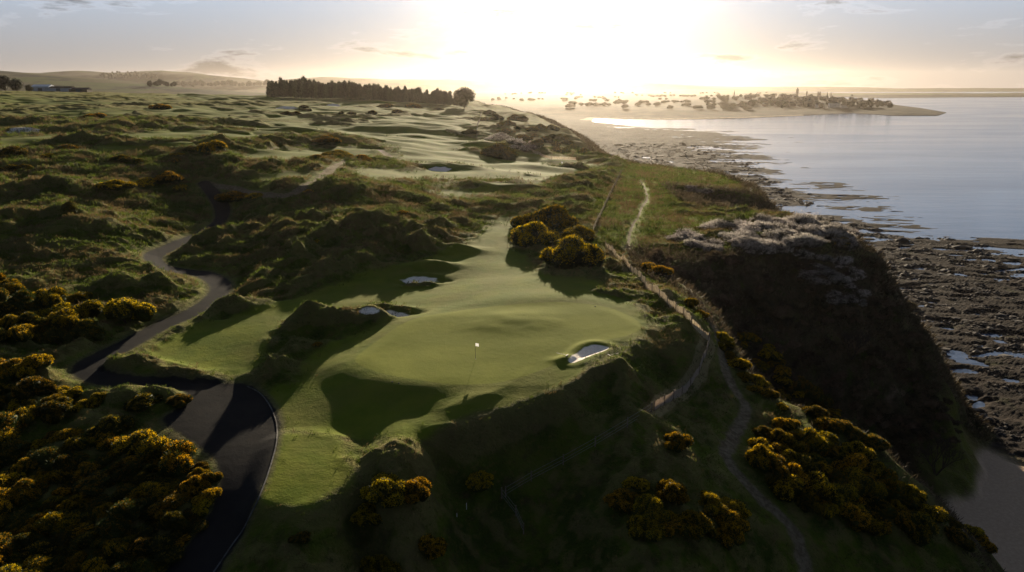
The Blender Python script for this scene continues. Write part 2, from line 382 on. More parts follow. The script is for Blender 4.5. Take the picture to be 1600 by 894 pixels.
for P in PATHS: PAP.append(curve(np.c_[W([(a, b) for a, b, c in P]), [c for a, b, c in P]], 5))

edge = 0.35 * perlin(Xg / 1.7, Yg / 1.7, 60) + 0.5 * perlin(Xg / 5, Yg / 5, 61)
s_green = sdf(GREEN, Xg, Yg)
s_fair = np.full(Xg.shape, -60, np.float32)
for P in FAIR: s_fair = np.maximum(s_fair, sdf(P, Xg, Yg))
s_fair = s_fair - 18 * sstep(.24, .50, perlin(Xg / 34 + 3, Yg / 19, 64)) * sstep(190, 240, Yg) * (Yg < 900)
s_fair = np.maximum(s_fair, s_green)
s_fair_e = s_fair + edge * np.clip(Yg / 90, 1, 5)
s_bunk = [sdf(P, Xg, Yg, 20.0) for P in BUNK]
s_sand = np.max(s_bunk, 0) + 0.12 * perlin(Xg / 0.9, Yg / 0.9, 62)
s_road = np.maximum(sdline(ROP[:, :2], ROP[:, 2], Xg, Yg), sdf(YARD, Xg, Yg, 30.0))
s_paths = [sdline(P[:, :2], P[:, 2], Xg, Yg, 12.0) for P in PAP]
s_path = np.max(s_paths, 0) + 0.25 * perlin(Xg / 1.1, Yg / 1.1, 63)

g_pl = 41.85 + 0.040 * (Yg - 72.5) + 0.25 * np.sin(Xg / 9.0) * sstep(74, 84, Yg)
g_w = sstep(-5.5, 2.2, np.maximum(s_green, np.minimum(s_bunk[0] + 2.2, 1.2)))
TEE = FAIR[1]; t_w = sstep(-2.6, 0.5, sdf(TEE, Xg, Yg)); BASE = BASE * (1 - t_w) + (39.75 + .03 * (Yg - 57)) * t_w
APRON = closed(W([(860,520),(990,508),(996,552),(972,588),(905,612),(852,633),(790,654),(740,670),(680,686),(676,674),(740,642),(805,604)]))
g_pl = g_pl - 0.10 * np.maximum(72.0 - Yg, 0)
g_w = np.maximum(g_w, sstep(-3.2, 0.8, sdf(APRON, Xg, Yg)))
BASE = BASE * (1 - g_w) + g_pl * g_w
# ------------------------------------------------------------------ dunes and hummocks
plat = sstep(-2, 6, sdC) * (1 - sstep(850, 1150, Yg))
rough = plat * (1 - sstep(-5, 2.0, s_fair * np.clip(110 / Yg, 0.25, 1))) * (1 - sstep(-3.5, 0, s_road)) * (1 - 0.8 * sstep(-2, 0, s_path))
near = 1 - sstep(0, 1, (70 - Yg) / 25)                      # calmer just in front of the drone
fl_ = np.maximum(sdline([tuple(p) for p in W([(971,271),(950,312),(926,365)])], [0] * 3, Xg, Yg), sdline([tuple(p) for p in W([(946,386),(985,424),(1030,464),(1080,507),(1107,532),(1092,584),(1052,624),(1020,642)])], [0] * 8, Xg, Yg))
qx = Xg + 6 * perlin(Xg / 40, Yg / 40, 70); qy = Yg + 6 * perlin(Xg / 40, Yg / 40, 71)
def lodw(lam): return np.clip((lam / CELL - 2.0) / 3.0, 0, 1)
field = sstep(-4, 4, sdf(closed(W([(930,300),(975,262),(1010,256),(1130,272),(1190,310),(1050,292),(1060,330),(1120,345),(1050,380),(950,384),(925,365)])), Xg, Yg, 40.0))
right = 1 - sstep(0, 14, sdline([tuple(p) for p in W([(970,272),(925,365),(945,385),(1107,530),(1020,642)])], [0] * 5, Xg, Yg, 40.0) + 40 - 26)
amp = rough * (1 - 0.85 * field)
d1 = 1 - np.abs(perlin(qx / 34, qy / 20, 72)) * 2.1
d2 = 1 - np.abs(perlin(qx / 15, qy / 8.5, 73)) * 2.1
d3 = perlin(qx / 6.5, qy / 4.2, 74)
d4 = 0.6 - np.abs(perlin(qx / 4.2, qy / 3.0, 82)) * 2
patch = 0.35 + 0.9 * sstep(-0.35, 0.45, perlin(Xg / 60, Yg / 45, 75))
scale_far = np.clip(Yg / 170, 0.8, 1.9)
fg = sstep(66, 100, Yg + 0.25 * np.abs(Xg)) * 0.75 + 0.25     # foreground banks are smoother
hum = amp * fg * (0.55 * d1 * patch * scale_far + 1.15 * d2 * patch * lodw(8) * np.clip(scale_far, 1, 1.4) + (0.75 + 0.75 * patch) * d3 * lodw(5) + (0.25 + 0.8 * patch) * d4 * lodw(3))
hum = hum + amp * lodw(2.2) * (0.36 * perlin(Xg / 2.4, Yg / 2.0, 76) + 0.16 * perlin(Xg / 1.0, Yg / 0.9, 77) * lodw(0.9))
# gentle swells on the mown turf and long rolls on the far fairways
mown = plat * sstep(-2, 3, s_fair) * (1 - sstep(-1, 2, s_green))
hum = hum + mown * (0.24 * perlin(Xg / 16, Yg / 11, 78) + 1.5 * sstep(180, 320, Yg) * (perlin(Xg / 42, Yg / 26, 79) * np.clip(Yg / 300, 1, 2) * .8 + .7 * perlin(Xg / 17, Yg / 10, 83)))
hum = hum + sstep(0, 6, s_green) * (0.10 * perlin(Xg / 13, Yg / 9, 80))
BASE2 = BASE + hum
# single dunes the photo shows: place, half length, half depth, height, turn
MOUNDS = [(535,512,5.4,1.8,1.5,0.10),(470,522,2.6,1.4,1.2,0.3),(428,590,2.8,1.5,1.4,0.3),(195,574,3.4,1.6,1.6,0.0),(292,590,4.4,1.3,1.1,-.1),(985,598,4.0,2.6,1.2,0.1),(598,716,3.6,1.2,.35,0.0),(655,722,3.2,1.6,.7,-.2),
          (655,446,3.2,0.8,.8,0.0),(962,462,4.5,1.2,0.8,-.35),(890,562,2.4,1.0,0.3,0.2),(360,482,6,1.8,.9,0.3),(240,448,7,2.6,1.6,0.2),(330,380,8,3,1.6,0.2),
          (800,503,7.5,4.2,0.36,0.0),(480,436,6,2.2,1.2,0.2),(670,418,5,1.6,1.3,.2),(690,390,7,2.2,1.5,.1),(620,365,11,4,1.8,0),(560,300,16,6,2.0,0),(120,300,20,7,2.4,.1),(80,350,16,6,2.0,0),
          (240,620,4,2,1.0,0.1),(780,232,16,5,2.6,0),(640,205,30,7,3.0,0),(700,262,14,4,1.6,0.1),(800,296,15,3,1.6,0),(350,190,30,6,1.3,0),(560,190,22,6,2.6,0),(450,205,20,6,2.6,.1),(150,222,26,5,1.4,0),(40,196,22,5,2.4,0),(330,232,18,5,2.2,0)]
ROUGHM = 10
tuft = np.zeros(Xg.shape, np.float32)
for i_, (px, py, a, b, h, r) in enumerate(MOUNDS):
    x, y = hit(BASE, px, py); c, s_ = math.cos(r), math.sin(r)
    dx, dy = Xg - x, Yg - y; u, v = dx * c + dy * s_, -dx * s_ + dy * c
    e = np.exp(-(np.abs(u / a) ** 2.4) - (np.abs(v / b) ** 2.2))
    if i_ < ROUGHM: tuft = np.maximum(tuft, e)
    BASE2 = BASE2 + h * e * (1 + 0.22 * perlin(Xg / (a * .5), Yg / (b * .6), 81)) * (1 - sstep(-2, .5, s_road)) * (1 - .93 * sstep(-.5, 1, s_green) * (h > .8))
for s_b, dep in zip(s_bunk, LIPS):
    BASE2 = BASE2 - dep * sstep(-0.25, 1.15, s_b) + 0.14 * np.exp(-((s_b + 0.8) / 0.6) ** 2)
tuft = sstep(0.25, 0.5, tuft + .12 * edge) * (1 - sstep(-.4, .2, s_green)) * (1 - sstep(-.6, 0, s_sand))
s_fair_e = np.where(tuft > 0, np.minimum(s_fair_e, 1.2 - 3.5 * tuft), s_fair_e)
rough = np.maximum(rough, tuft * .8)
BASE2 = BASE2 + tuft * (0.30 * perlin(Xg / 2.4, Yg / 1.8, 84) + .16 * perlin(Xg / 1.0, Yg / .8, 85))
BASE2 = BASE2 - 0.10 * sstep(-0.3, 0.5, s_path) * plat
Z = BASE2
for px, py, a, b, h in FARB:                                  # bunkers cut in the faces of the far dunes, sand sloping up away from the tee
    x, y = hit(Z, px, py); u, v = (Xg - x) / a, (Yg - y) / b
    s_b = (1 - np.sqrt(u * u + v * v + 1e-6) + 0.22 * perlin(Xg / (a * .45), Yg / (b * .6), 66)) * b
    zc = float(grid_z(Z, x, y)); w_ = sstep(-1.6, 0.1, s_b); Z = Z * (1 - w_) + (zc + h * np.clip(v, -1.2, 1.2)) * w_
    Z = Z + (h * .9 + (.5 if py < 300 else .3)) * np.exp(-(u / 1.1) ** 2 - ((v - 1.9) / .7) ** 2)
    s_sand = np.maximum(s_sand, s_b)
def at(px, py): p = hit(Z, px, py); return Vector((p[0], p[1], float(grid_z(Z, p[0], p[1]))))
def gz(x, y): return float(grid_z(Z, x, y))

# ------------------------------------------------------------------ materials
def mat(name): 
    m = bpy.data.materials.new(name); m.use_nodes = True; m.node_tree.nodes.clear(); return m
class G:
    """tiny node-graph helper"""
    def __init__(s, m): s.m = m; s.t = m.node_tree; s.n = s.t.nodes; s.l = s.t.links
    def new(s, k, **kw):
        o = s.n.new(k)
        for a, b in kw.items(): setattr(o, a, b)
        return o
    def put(s, sock, v):
        if hasattr(v, 'is_output') or isinstance(v, bpy.types.NodeSocket): s.l.new(v, sock)
        elif v is not None: sock.default_value = v
    def attr(s, n): return s.new('ShaderNodeAttribute', attribute_name=n).outputs['Fac']
    def math(s, op, a, b=None, clamp=False):
        o = s.new('ShaderNodeMath', operation=op, use_clamp=clamp); s.put(o.inputs[0], a)
        if b is not None: s.put(o.inputs[1], b)
        return o.outputs[0]
    def step(s, a, b, v, lo=0.0, hi=1.0):
        o = s.new('ShaderNodeMapRange', interpolation_type='SMOOTHSTEP'); s.put(o.inputs[0], v)
        for i, x in enumerate((a, b, lo, hi)): s.put(o.inputs[i + 1], x)
        return o.outputs[0]
    def mix(s, f, a, b, mode='MIX'):
        o = s.new('ShaderNodeMix', data_type='RGBA', blend_type=mode); s.put(o.inputs[0], f)
        s.put(o.inputs[6], c4(a)); s.put(o.inputs[7], c4(b)); return o.outputs[2]
    def noise(s, scale, detail=4, rough=0.55, vec=None, dist=0.0):
        o = s.new('ShaderNodeTexNoise'); o.inputs['Scale'].default_value = scale; o.inputs['Detail'].default_value = detail
        o.inputs['Roughness'].default_value = rough; o.inputs['Distortion'].default_value = dist
        if vec is not None: s.l.new(vec, o.inputs['Vector'])
        return o.outputs['Fac']
    def pos(s, scale=None):
        g = s.new('ShaderNodeNewGeometry').outputs['Position']
        if scale is None: return g
        m = s.new('ShaderNodeMapping'); m.inputs['Scale'].default_value = scale; s.l.new(g, m.inputs[0]); return m.outputs[0]
    def bsdf(s, color, rough=0.9, spec=0.2, **kw):
        o = s.new('ShaderNodeBsdfPrincipled'); s.put(o.inputs['Base Color'], c4(color)); s.put(o.inputs['Roughness'], rough)
        s.put(o.inputs['Specular IOR Level'], spec)
        for a, b in kw.items(): s.put(o.inputs[a], c4(b) if isinstance(b, tuple) else b)
        return o
    def bump(s, h, strength, dist, bs):
        b = s.new('ShaderNodeBump'); b.inputs['Strength'].default_value = strength; s.put(b.inputs['Distance'], dist); s.l.new(h, b.inputs['Height'])
        s.l.new(b.outputs[0], bs.inputs['Normal'])
    def out(s, sh):
        o = s.new('ShaderNodeOutputMaterial'); s.l.new(sh, o.inputs['Surface']); return s.m
def c4(c): return (c[0], c[1], c[2], 1.0) if isinstance(c, (tuple, list)) and len(c) == 3 else c

def ground_material():
    g = G(mat('ground')); p = g.pos()
    n_big = g.noise(0.035, 3, 0.6, p); n_mid = g.noise(0.22, 4, 0.6, p); n_fine = g.noise(1.6, 4, 0.65, p); n_tuft = g.noise(4.5, 3, 0.7, p)
    # rough grass: green, straw and heather patches
    c = g.mix(g.step(0.36, 0.62, n_mid), (0.034, 0.052, 0.008), (0.074, 0.098, 0.010))
    c = g.mix(g.step(0.50, 0.72, n_big), c, (0.095, 0.078, 0.026))
    c = g.mix(g.math('MULTIPLY', g.step(0.50, 0.70, n_fine), 0.65), c, (0.130, 0.100, 0.034))
    c = g.mix(g.math('MULTIPLY', g.step(0.52, 0.68, g.noise(0.55, 4, 0.6, p)), 0.6), c, (0.050, 0.036, 0.020))
    c = g.mix(g.step(0.40, 0.60, g.attr('crest'), 0.0, 0.50), c, (0.150, 0.118, 0.048))
    # field grass on the far side of the fence
    fcol = g.mix(g.step(0.4, 0.65, n_fine), (0.098, 0.138, 0.014), (0.138, 0.150, 0.026))
    c = g.mix(g.attr('field'), c, fcol)
    c = g.mix(g.step(1.0, 1.5, g.attr('crest'), 0.0, 0.9), c, (0.26, 0.21, 0.11))
    # mown fairway and green
    fw = g.mix(g.step(0.35, 0.7, n_mid), (0.076, 0.102, 0.008), (0.112, 0.130, 0.011))
    fw = g.mix(g.math('MULTIPLY', g.step(0.5, 0.72, n_tuft), 0.35), fw, (0.130, 0.125, 0.022))
    fw = g.mix(g.math('MULTIPLY', g.step(0.42, 0.62, g.noise(0.09, 4, 0.65, p)), 0.45), fw, (0.120, 0.108, 0.024))
    c = g.mix(g.step(-0.9, 0.5, g.attr('s_fair')), c, fw)
    gr = g.mix(g.step(0.35, 0.7, n_mid), (0.120, 0.138, 0.012), (0.146, 0.160, 0.016))
    gr = g.mix(g.math('MULTIPLY', g.step(0.45, 0.7, n_fine), 0.25), gr, (0.15, 0.145, 0.022))
    c = g.mix(g.step(-0.25, 0.25, g.attr('s_green')), c, gr)
    # cliff scrub and bare earth
    sc = g.mix(g.step(0.35, 0.65, g.noise(0.4, 5, 0.65, p)), (0.040, 0.036, 0.016), (0.090, 0.064, 0.040))
    sc = g.mix(g.step(0.55, 0.75, g.noise(0.16, 5, 0.7, p)), sc, (0.240, 0.175, 0.125))
    sc = g.mix(g.math('MULTIPLY', g.step(0.54, 0.66, g.noise(0.28, 4, 0.65, g.pos((1.0, 1.0, .35)))), .8), sc, (0.060, 0.074, 0.018))
    c = g.mix(g.attr('cliff'), c, sc)
    # foreshore rock with weed
    rk = g.mix(g.step(0.35, 0.65, g.noise(0.30, 6, 0.65, p)), (0.014, 0.011, 0.009), (0.036, 0.027, 0.021))
    rk = g.mix(g.step(0.58, 0.72, g.noise(0.9, 5, 0.7, p)), rk, (0.075, 0.058, 0.045))
    rk = g.mix(g.step(0.56, 0.70, g.noise(0.11, 5, 0.7, p)), rk, (0.030, 0.030, 0.012))
    c = g.mix(g.attr('rock'), c, rk)
    bs_ = g.mix(g.step(0.4, 0.7, n_fine), (0.33, 0.235, 0.160), (0.40, 0.290, 0.200))
    c = g.mix(g.attr('beach'), c, bs_)
    # farmland and town lowland far away
    fl = g.mix(g.step(0.45, 0.5, g.noise(0.0035, 1, 0.4, p)), (0.055, 0.066, 0.018), (0.070, 0.060, 0.028))
    fl = g.mix(g.attr('built'), fl, g.mix(g.step(0.4, 0.6, g.noise(0.02, 4, 0.6, p)), (0.020, 0.018, 0.011), (0.046, 0.038, 0.024)))
    fl = g.mix(g.step(0.52, 0.60, g.noise(0.006, 4, 0.6, p)), fl, (0.030, 0.028, 0.016))
    c = g.mix(g.attr('farland'), c, fl)
    # paths, road, sand
    dirt = g.mix(g.step(0.35, 0.7, n_fine), (0.105, 0.078, 0.052), (0.20, 0.158, 0.112))
    c = g.mix(g.step(-0.35, 0.2, g.attr('s_path')), c, dirt)
    asp = g.mix(g.step(0.35, 0.65, n_mid), (0.0095, 0.0095, 0.0105), (0.016, 0.015, 0.0145))
    asp = g.mix(g.math('MULTIPLY', g.step(0.45, 0.75, g.noise(0.6, 4, 0.7, p)), 0.45), asp, (0.026, 0.022, 0.018))
    verge = g.mix(g.step(0.4, 0.65, n_fine), (0.055, 0.050, 0.026), (0.095, 0.080, 0.045))
    c = g.mix(g.step(-1.1, -0.45, g.attr('s_road'), 0, 0.7), c, verge)
    c = g.mix(g.step(-0.45, -0.15, g.attr('s_road')), c, asp)
    snd = g.mix(g.step(0.35, 0.7, n_tuft), (0.68, 0.61, 0.52), (0.84, 0.77, 0.68))
    c = g.mix(g.step(-0.12, 0.12, g.attr('s_sand')), c, snd)
    wet = 0.0
    b = g.bsdf(c, 0.95, 0.04)
    turf = g.math('SUBTRACT', 1.0, g.math('MAXIMUM', g.math('MAXIMUM', g.attr('rock'), g.attr('beach')), g.step(-0.2, 0.1, g.attr('s_road'))))
    g.put(b.inputs['Sheen Weight'], g.math('MULTIPLY', g.math('MULTIPLY', turf, g.math('SUBTRACT', 1.0, g.math('MAXIMUM', g.attr('farland'), g.step(-1.0, 0.5, g.attr('s_fair'))))), 0.06)); b.inputs['Sheen Roughness'].default_value = 0.45
    b.inputs['Sheen Tint'].default_value = (0.75, 0.80, 0.15, 1)
    hd0 = g.step(0.3, 0.8, g.attr('field'), 1.0, 0.35)
    h = g.math('ADD', g.math('MULTIPLY', g.noise(0.8, 5, 0.65, p), 1.0), g.math('MULTIPLY', n_tuft, 0.45))
    hd = g.step(-0.6, 0.4, g.attr('s_fair'), 0.75, g.step(-.3, .3, g.attr('s_green'), 0.085, 0.04)); hd = g.math('MULTIPLY', hd, hd0)
    hd = g.math('MULTIPLY', hd, g.step(-0.5, 0.0, g.attr('s_road'), 1.0, 0.06))
    hd = g.math('MULTIPLY', hd, g.step(-0.1, 0.1, g.attr('s_sand'), 1.0, 0.25))
    hd = g.math('MULTIPLY', hd, g.math('SUBTRACT', 1.0, g.math('MULTIPLY', g.attr('beach'), 0.85)))
    g.bump(h, 1.0, hd, b)
    return g.out(b.outputs[0])
M_GROUND = ground_material()

def simple(name, col, rough=0.8, spec=0.3, var=0.0, scale=3.0, **kw):
    g = G(mat(name)); c = col
    if var: c = g.mix(g.step(0.3, 0.7, g.noise(scale, 4, 0.6, g.pos())), tuple(x * (1 - var) for x in col), tuple(min(1, x * (1 + var)) for x in col))
    b = g.bsdf(c, rough, spec, **kw)
    return g.out(b.outputs[0])
def leaf(name, c1, c2, trans=0.4, scale=0.8):
    g = G(mat(name)); c = g.mix(g.step(0.35, 0.65, g.noise(scale, 4, 0.7, g.pos())), c1, c2)
    rnd = g.new('ShaderNodeObjectInfo').outputs['Random']; hsv = g.new('ShaderNodeHueSaturation'); g.l.new(c, hsv.inputs['Color'])
    g.put(hsv.inputs['Value'], g.step(0, 1, rnd, .62, 1.28)); g.put(hsv.inputs['Hue'], g.step(0, 1, g.math('FRACT', g.math('MULTIPLY', rnd, 7.31)), .485, .515)); c = hsv.outputs[0]
    d = g.bsdf(c, 0.75, 0.15); t = g.new('ShaderNodeBsdfTranslucent'); g.l.new(c, t.inputs['Color'])
    m = g.new('ShaderNodeMixShader'); m.inputs[0].default_value = trans; g.l.new(d.outputs[0], m.inputs[1]); g.l.new(t.outputs[0], m.inputs[2])
    return g.out(m.outputs[0])

# ------------------------------------------------------------------ land meshes, split by kind of ground
def build_land():
    Zr = Z; X = Xg; Y = Yg
    P = np.stack([X, Y, Zr], -1).astype(np.float32)
    du = np.gradient(P, axis=0); dv = np.gradient(P, axis=1)
    nrm = np.cross(dv, du); nrm /= np.linalg.norm(nrm, axis=-1, keepdims=True) + 1e-9
    lap = Zr - 0.25 * (np.roll(Zr, 9, 0) + np.roll(Zr, -9, 0) + np.roll(Zr, 9, 1) + np.roll(Zr, -9, 1))
    crest = np.clip(0.5 + lap / (0.45 + CELL * 1.2) * rough, 0, 1); crest = np.maximum(crest, 1.6 * sstep(-1.9, -.7, fl_))
    inside = sstep(-3, 3, sdC + wob)
    farm = sstep(820, 1050, Y) * np.where(Zr > np.where(Y > 1500, 1.5, 2.2), 1, 0)
    rockm = (1 - sstep(0.02, 0.14, k)) * (1 - farm) * (1 - bw_)
    beach = np.clip(bw_ * (1 - sstep(0.02, 0.14, k)) + (Y > 1500) * (Zr < 1.5) * (X < 720 + 0 * X) * (sdL > 0), 0, 1)
    rockm = np.where(Y > 1500, ((Zr < 1.8) & (X >= 720)) * 1.0, rockm)
    slope = sstep(0.86, 0.70, nrm[..., 2])
    cliffm = np.clip((1 - inside) * (1 - rockm) * (1 - farm) * (1 - bw_), 0, 1) * (0.55 + 0.45 * slope)
    at_ = dict(s_fair=s_fair_e, s_green=s_green, s_sand=s_sand, s_road=s_road + 0.15 * perlin(X / .8, Y / .8, 90), s_path=s_path - 20 * (Y > 900), crest=crest,
               field=field * 0.9, cliff=cliffm, rock=rockm, beach=beach, farland=farm, built=sstep(-250, 50, X - .02 * Y) * (Y < 4200))
    idx = np.arange(NR * NC).reshape(NR, NC)
    Q = np.stack([idx[:-1, :-1], idx[:-1, 1:], idx[1:, 1:], idx[1:, :-1]], -1)
    def fc(a): return 0.25 * (a[:-1, :-1] + a[:-1, 1:] + a[1:, 1:] + a[1:, :-1])
    reg = np.zeros(Q.shape[:2], np.int16)                       # 0 rough ground
    names = {0: 'rough_ground'}
    def put(mask, name):
        i = max(names) + 1; names[i] = name; reg[mask] = i
    put(fc(farm) > .5, 'far_lowland')
    put((fc(Y) > 1750) & (fc(Zr) > 24) & (fc(X) < 0) & (fc(Y) < 4200), 'hill_farmland'); put((fc(Y) > 4200) & (fc(Zr) > 12), 'distant_hills')
    put(fc(cliffm) > .35, 'cliff_slope'); put(fc(rockm) > .5, 'rocky_foreshore'); put(fc(beach) > .5, 'sandy_beach')
    put((fc(s_fair_e) > -.2) & (fc(farm) < .5), 'fairway'); put(fc(s_green) > 0, 'putting_green')
    put((fc(s_path) > -.1) & (fc(Y) < 900), 'footpath'); put(fc(s_road) > -.3, 'road')
    put(fc(s_sand) > 0, 'bunker_sand')
    for i, nm in names.items():
        m = reg == i
        if not m.any(): continue
        q = Q[m]; u, inv = np.unique(q.ravel(), return_inverse=True)
        me = np_mesh(nm, P.reshape(-1, 3)[u], inv.reshape(-1, 4), M_GROUND, True)
        for an, av in at_.items():
            a = me.attributes.new(an, 'FLOAT', 'POINT'); a.data.foreach_set('value', np.broadcast_to(av, X.shape).reshape(-1)[u].astype(np.float32))
        me.normals_split_custom_set_from_vertices(nrm.reshape(-1, 3)[u])
        tag(link(bpy.data.objects.new(nm, me)), kind='structure')
    return nrm
NRM = build_land()

# ------------------------------------------------------------------ sea
def sea_material():
    g = G(mat('sea_water')); 
    n1 = g.noise(1.0, 4, 0.6, g.pos((0.02, 0.075, 1))); n2 = g.noise(1.0, 3, 0.6, g.pos((0.22, 0.42, 1))); n3 = g.noise(1.0, 4, 0.6, g.pos((0.0022, 0.011, 1)), 0.6)
    b = g.bsdf((0.045, 0.060, 0.100), g.step(0.30, 0.72, n3, 0.10, 0.20), 0.5, IOR=1.333)
    h = g.math('ADD', g.math('MULTIPLY', n1, 1.5), g.math('MULTIPLY', n2, 0.35))
    g.bump(h, 0.22, 1.0, b)
    return g.out(b.outputs[0])
M_SEA = sea_material()
sx, sy = np.meshgrid(np.r_[-600, np.linspace(0, 3000, 12), 9300], np.r_[10, np.linspace(200, 3000, 12), 8990])
sv = np.stack([sx.ravel(), sy.ravel(), np.zeros(sx.size)], -1); si = np.arange(sx.size).reshape(sx.shape)
sf = np.stack([si[:-1, :-1], si[:-1, 1:], si[1:, 1:], si[1:, :-1]], -1).reshape(-1, 4)
tag(link(bpy.data.objects.new('sea', np_mesh('sea', sv, sf, M_SEA, True))), kind='structure')

# ------------------------------------------------------------------ haze
HAZE_DENSITY = 0.000019
def haze():
    m = mat('haze_air'); g = G(m)
    v = g.new('ShaderNodeVolumePrincipled'); v.inputs['Color'].default_value = (0.92, 0.80, 0.68, 1)
    v.inputs['Density'].default_value = HAZE_DENSITY; v.inputs['Anisotropy'].default_value = 0.8
    o = g.new('ShaderNodeOutputMaterial'); g.l.new(v.outputs[0], o.inputs['Volume'])
    b = MB(); b.box(-9500, 9500, -300, 9400, -6, 232); h = b.build('haze', m); tag(h, kind='stuff')
    try: h.display_type = 'WIRE'
    except Exception: pass
haze()
#==OBJECTS==
# ------------------------------------------------------------------ plant materials
M_GORSE = leaf('gorse_spines', (0.020, 0.030, 0.006), (0.050, 0.058, 0.012), 0.25, 0.7)
M_BLOOM = leaf('gorse_bloom', (0.40, 0.235, 0.004), (0.62, 0.38, 0.008), 0.40, 1.5)
M_BLOOM2 = leaf('gorse_bloom_dim', (0.17, 0.105, 0.008), (0.34, 0.20, 0.010), 0.40, 1.5)  # duller bloom; in the corner thicket it stands in for shade
M_WOOD = simple('shrub_wood', (0.055, 0.042, 0.030), 0.9, 0.1, 0.3)
M_WHITE = leaf('blackthorn_bloom', (0.42, 0.37, 0.33), (0.66, 0.60, 0.54), 0.4, 1.2)
M_TWIG = leaf('blackthorn_twigs', (0.040, 0.036, 0.020), (0.085, 0.072, 0.050), 0.1, 1.2)
M_SHRUB = leaf('shrub_leaves', (0.035, 0.050, 0.010), (0.070, 0.090, 0.016), 0.35, 0.9)
M_PINE = leaf('pine_needles', (0.014, 0.020, 0.009), (0.032, 0.038, 0.016), 0.15, 0.5)
M_TREE = leaf('far_tree_leaves', (0.024, 0.027, 0.012), (0.046, 0.046, 0.022), 0.08, 0.3)
M_BARK = simple('bark', (0.060, 0.046, 0.034), 0.9, 0.1, 0.35)
M_GRASSG = leaf('grass_blades_green', (0.045, 0.068, 0.010), (0.090, 0.110, 0.018), 0.5, 0.5)
M_GRASSS = leaf('grass_blades_straw', (0.105, 0.080, 0.028), (0.190, 0.145, 0.060), 0.45, 0.5)
M_SCRUB = leaf('scrub_twigs', (0.055, 0.045, 0.022), (0.150, 0.110, 0.068), 0.25, 0.5)

import bmesh
def ico(sub):
    b = bmesh.new(); bmesh.ops.create_icosphere(b, subdivisions=sub, radius=1)
    v = np.array([p.co[:] for p in b.verts]); f = np.array([[q.index for q in t.verts] for t in b.faces]); b.free(); return v, f
ICO2, ICO3 = ico(2), ico(3)
def unit(v): return v / (np.linalg.norm(v, axis=-1, keepdims=True) + 1e-9)
def kites(p, d, ln, wd, g):
    """one leaf-sized quad per point, growing along d"""
    n = len(p); r = unit(g.normal(size=(n, 3))); side = unit(np.cross(d, r)) * wd[:, None]
    mid = p + d * (ln * 0.55)[:, None]
    v = np.stack([p, mid + side, p + d * ln[:, None], mid - side], 1).reshape(-1, 3)
    return v, np.arange(4 * n).reshape(-1, 4)
def lumps_shell(L, n, g, zmin=-0.25, rough=0.10):
    """points and outward directions on the outside of a heap of lumps"""
    w = L[:, 3] ** 2; i = g.choice(len(L), size=int(n * 1.9), p=w / w.sum())
    d = unit(g.normal(size=(len(i), 3))); d[:, 2] = np.where(d[:, 2] < zmin, -d[:, 2], d[:, 2])
    p = L[i, :3] + d * (L[i, 3] * (1 + g.normal(size=len(i)) * rough))[:, None]
    keep = p[:, 2] > 0.0
    for k in range(len(L)):
        keep &= (np.linalg.norm(p - L[k, :3], axis=1) > L[k, 3] * 0.90) | (i == k)
    return p[keep][:n], d[keep][:n]
def core(L, sc, g, base):
    V, F, o = [], [], 0
    for k in range(len(L)):
        nz = 1 + 0.16 * g.normal(size=(len(base[0]), 1))
        V.append(L[k, :3] + base[0] * L[k, 3] * sc * nz); F.append(base[1] + o); o += len(base[0])
    return np.vstack(V), np.vstack(F)
def tri_quads(v1, f1, v2, f2):
    f1 = np.c_[f1, f1[:, 2]]; return np.vstack([v1, v2]), f1, f2 + len(v1)
def mesh_mixed(name, v1, tris, v2, quads, m):
    """triangles and quads in one mesh"""
    me = bpy.data.meshes.new(name); v = np.vstack([v1, v2]).astype(np.float32); quads = quads + len(v1)
    nl = tris.size + quads.size
    me.vertices.add(len(v)); me.vertices.foreach_set('co', v.ravel()); me.loops.add(nl)
    me.loops.foreach_set('vertex_index', np.r_[tris.ravel(), quads.ravel()].astype(np.int32))
    me.polygons.add(len(tris) + len(quads))
    me.polygons.foreach_set('loop_start', np.r_[np.arange(len(tris)) * 3, tris.size + np.arange(len(quads)) * 4].astype(np.int32))
    me.materials.append(m); me.update(calc_edges=True); return me
def heap(g, n, spread, rmin, rmax, zc):
    L = [(0, 0, zc + 0.12, rmax)]
    for i in range(n):
        a = g.uniform(0, 2 * math.pi); q = spread * math.sqrt(g.uniform(0.1, 1)); r = g.uniform(rmin, rmax)
        L.append((q * math.cos(a), q * math.sin(a), zc * g.uniform(0.3, 1.35) * (1.15 - 0.6 * q), r))
    return np.array(L)

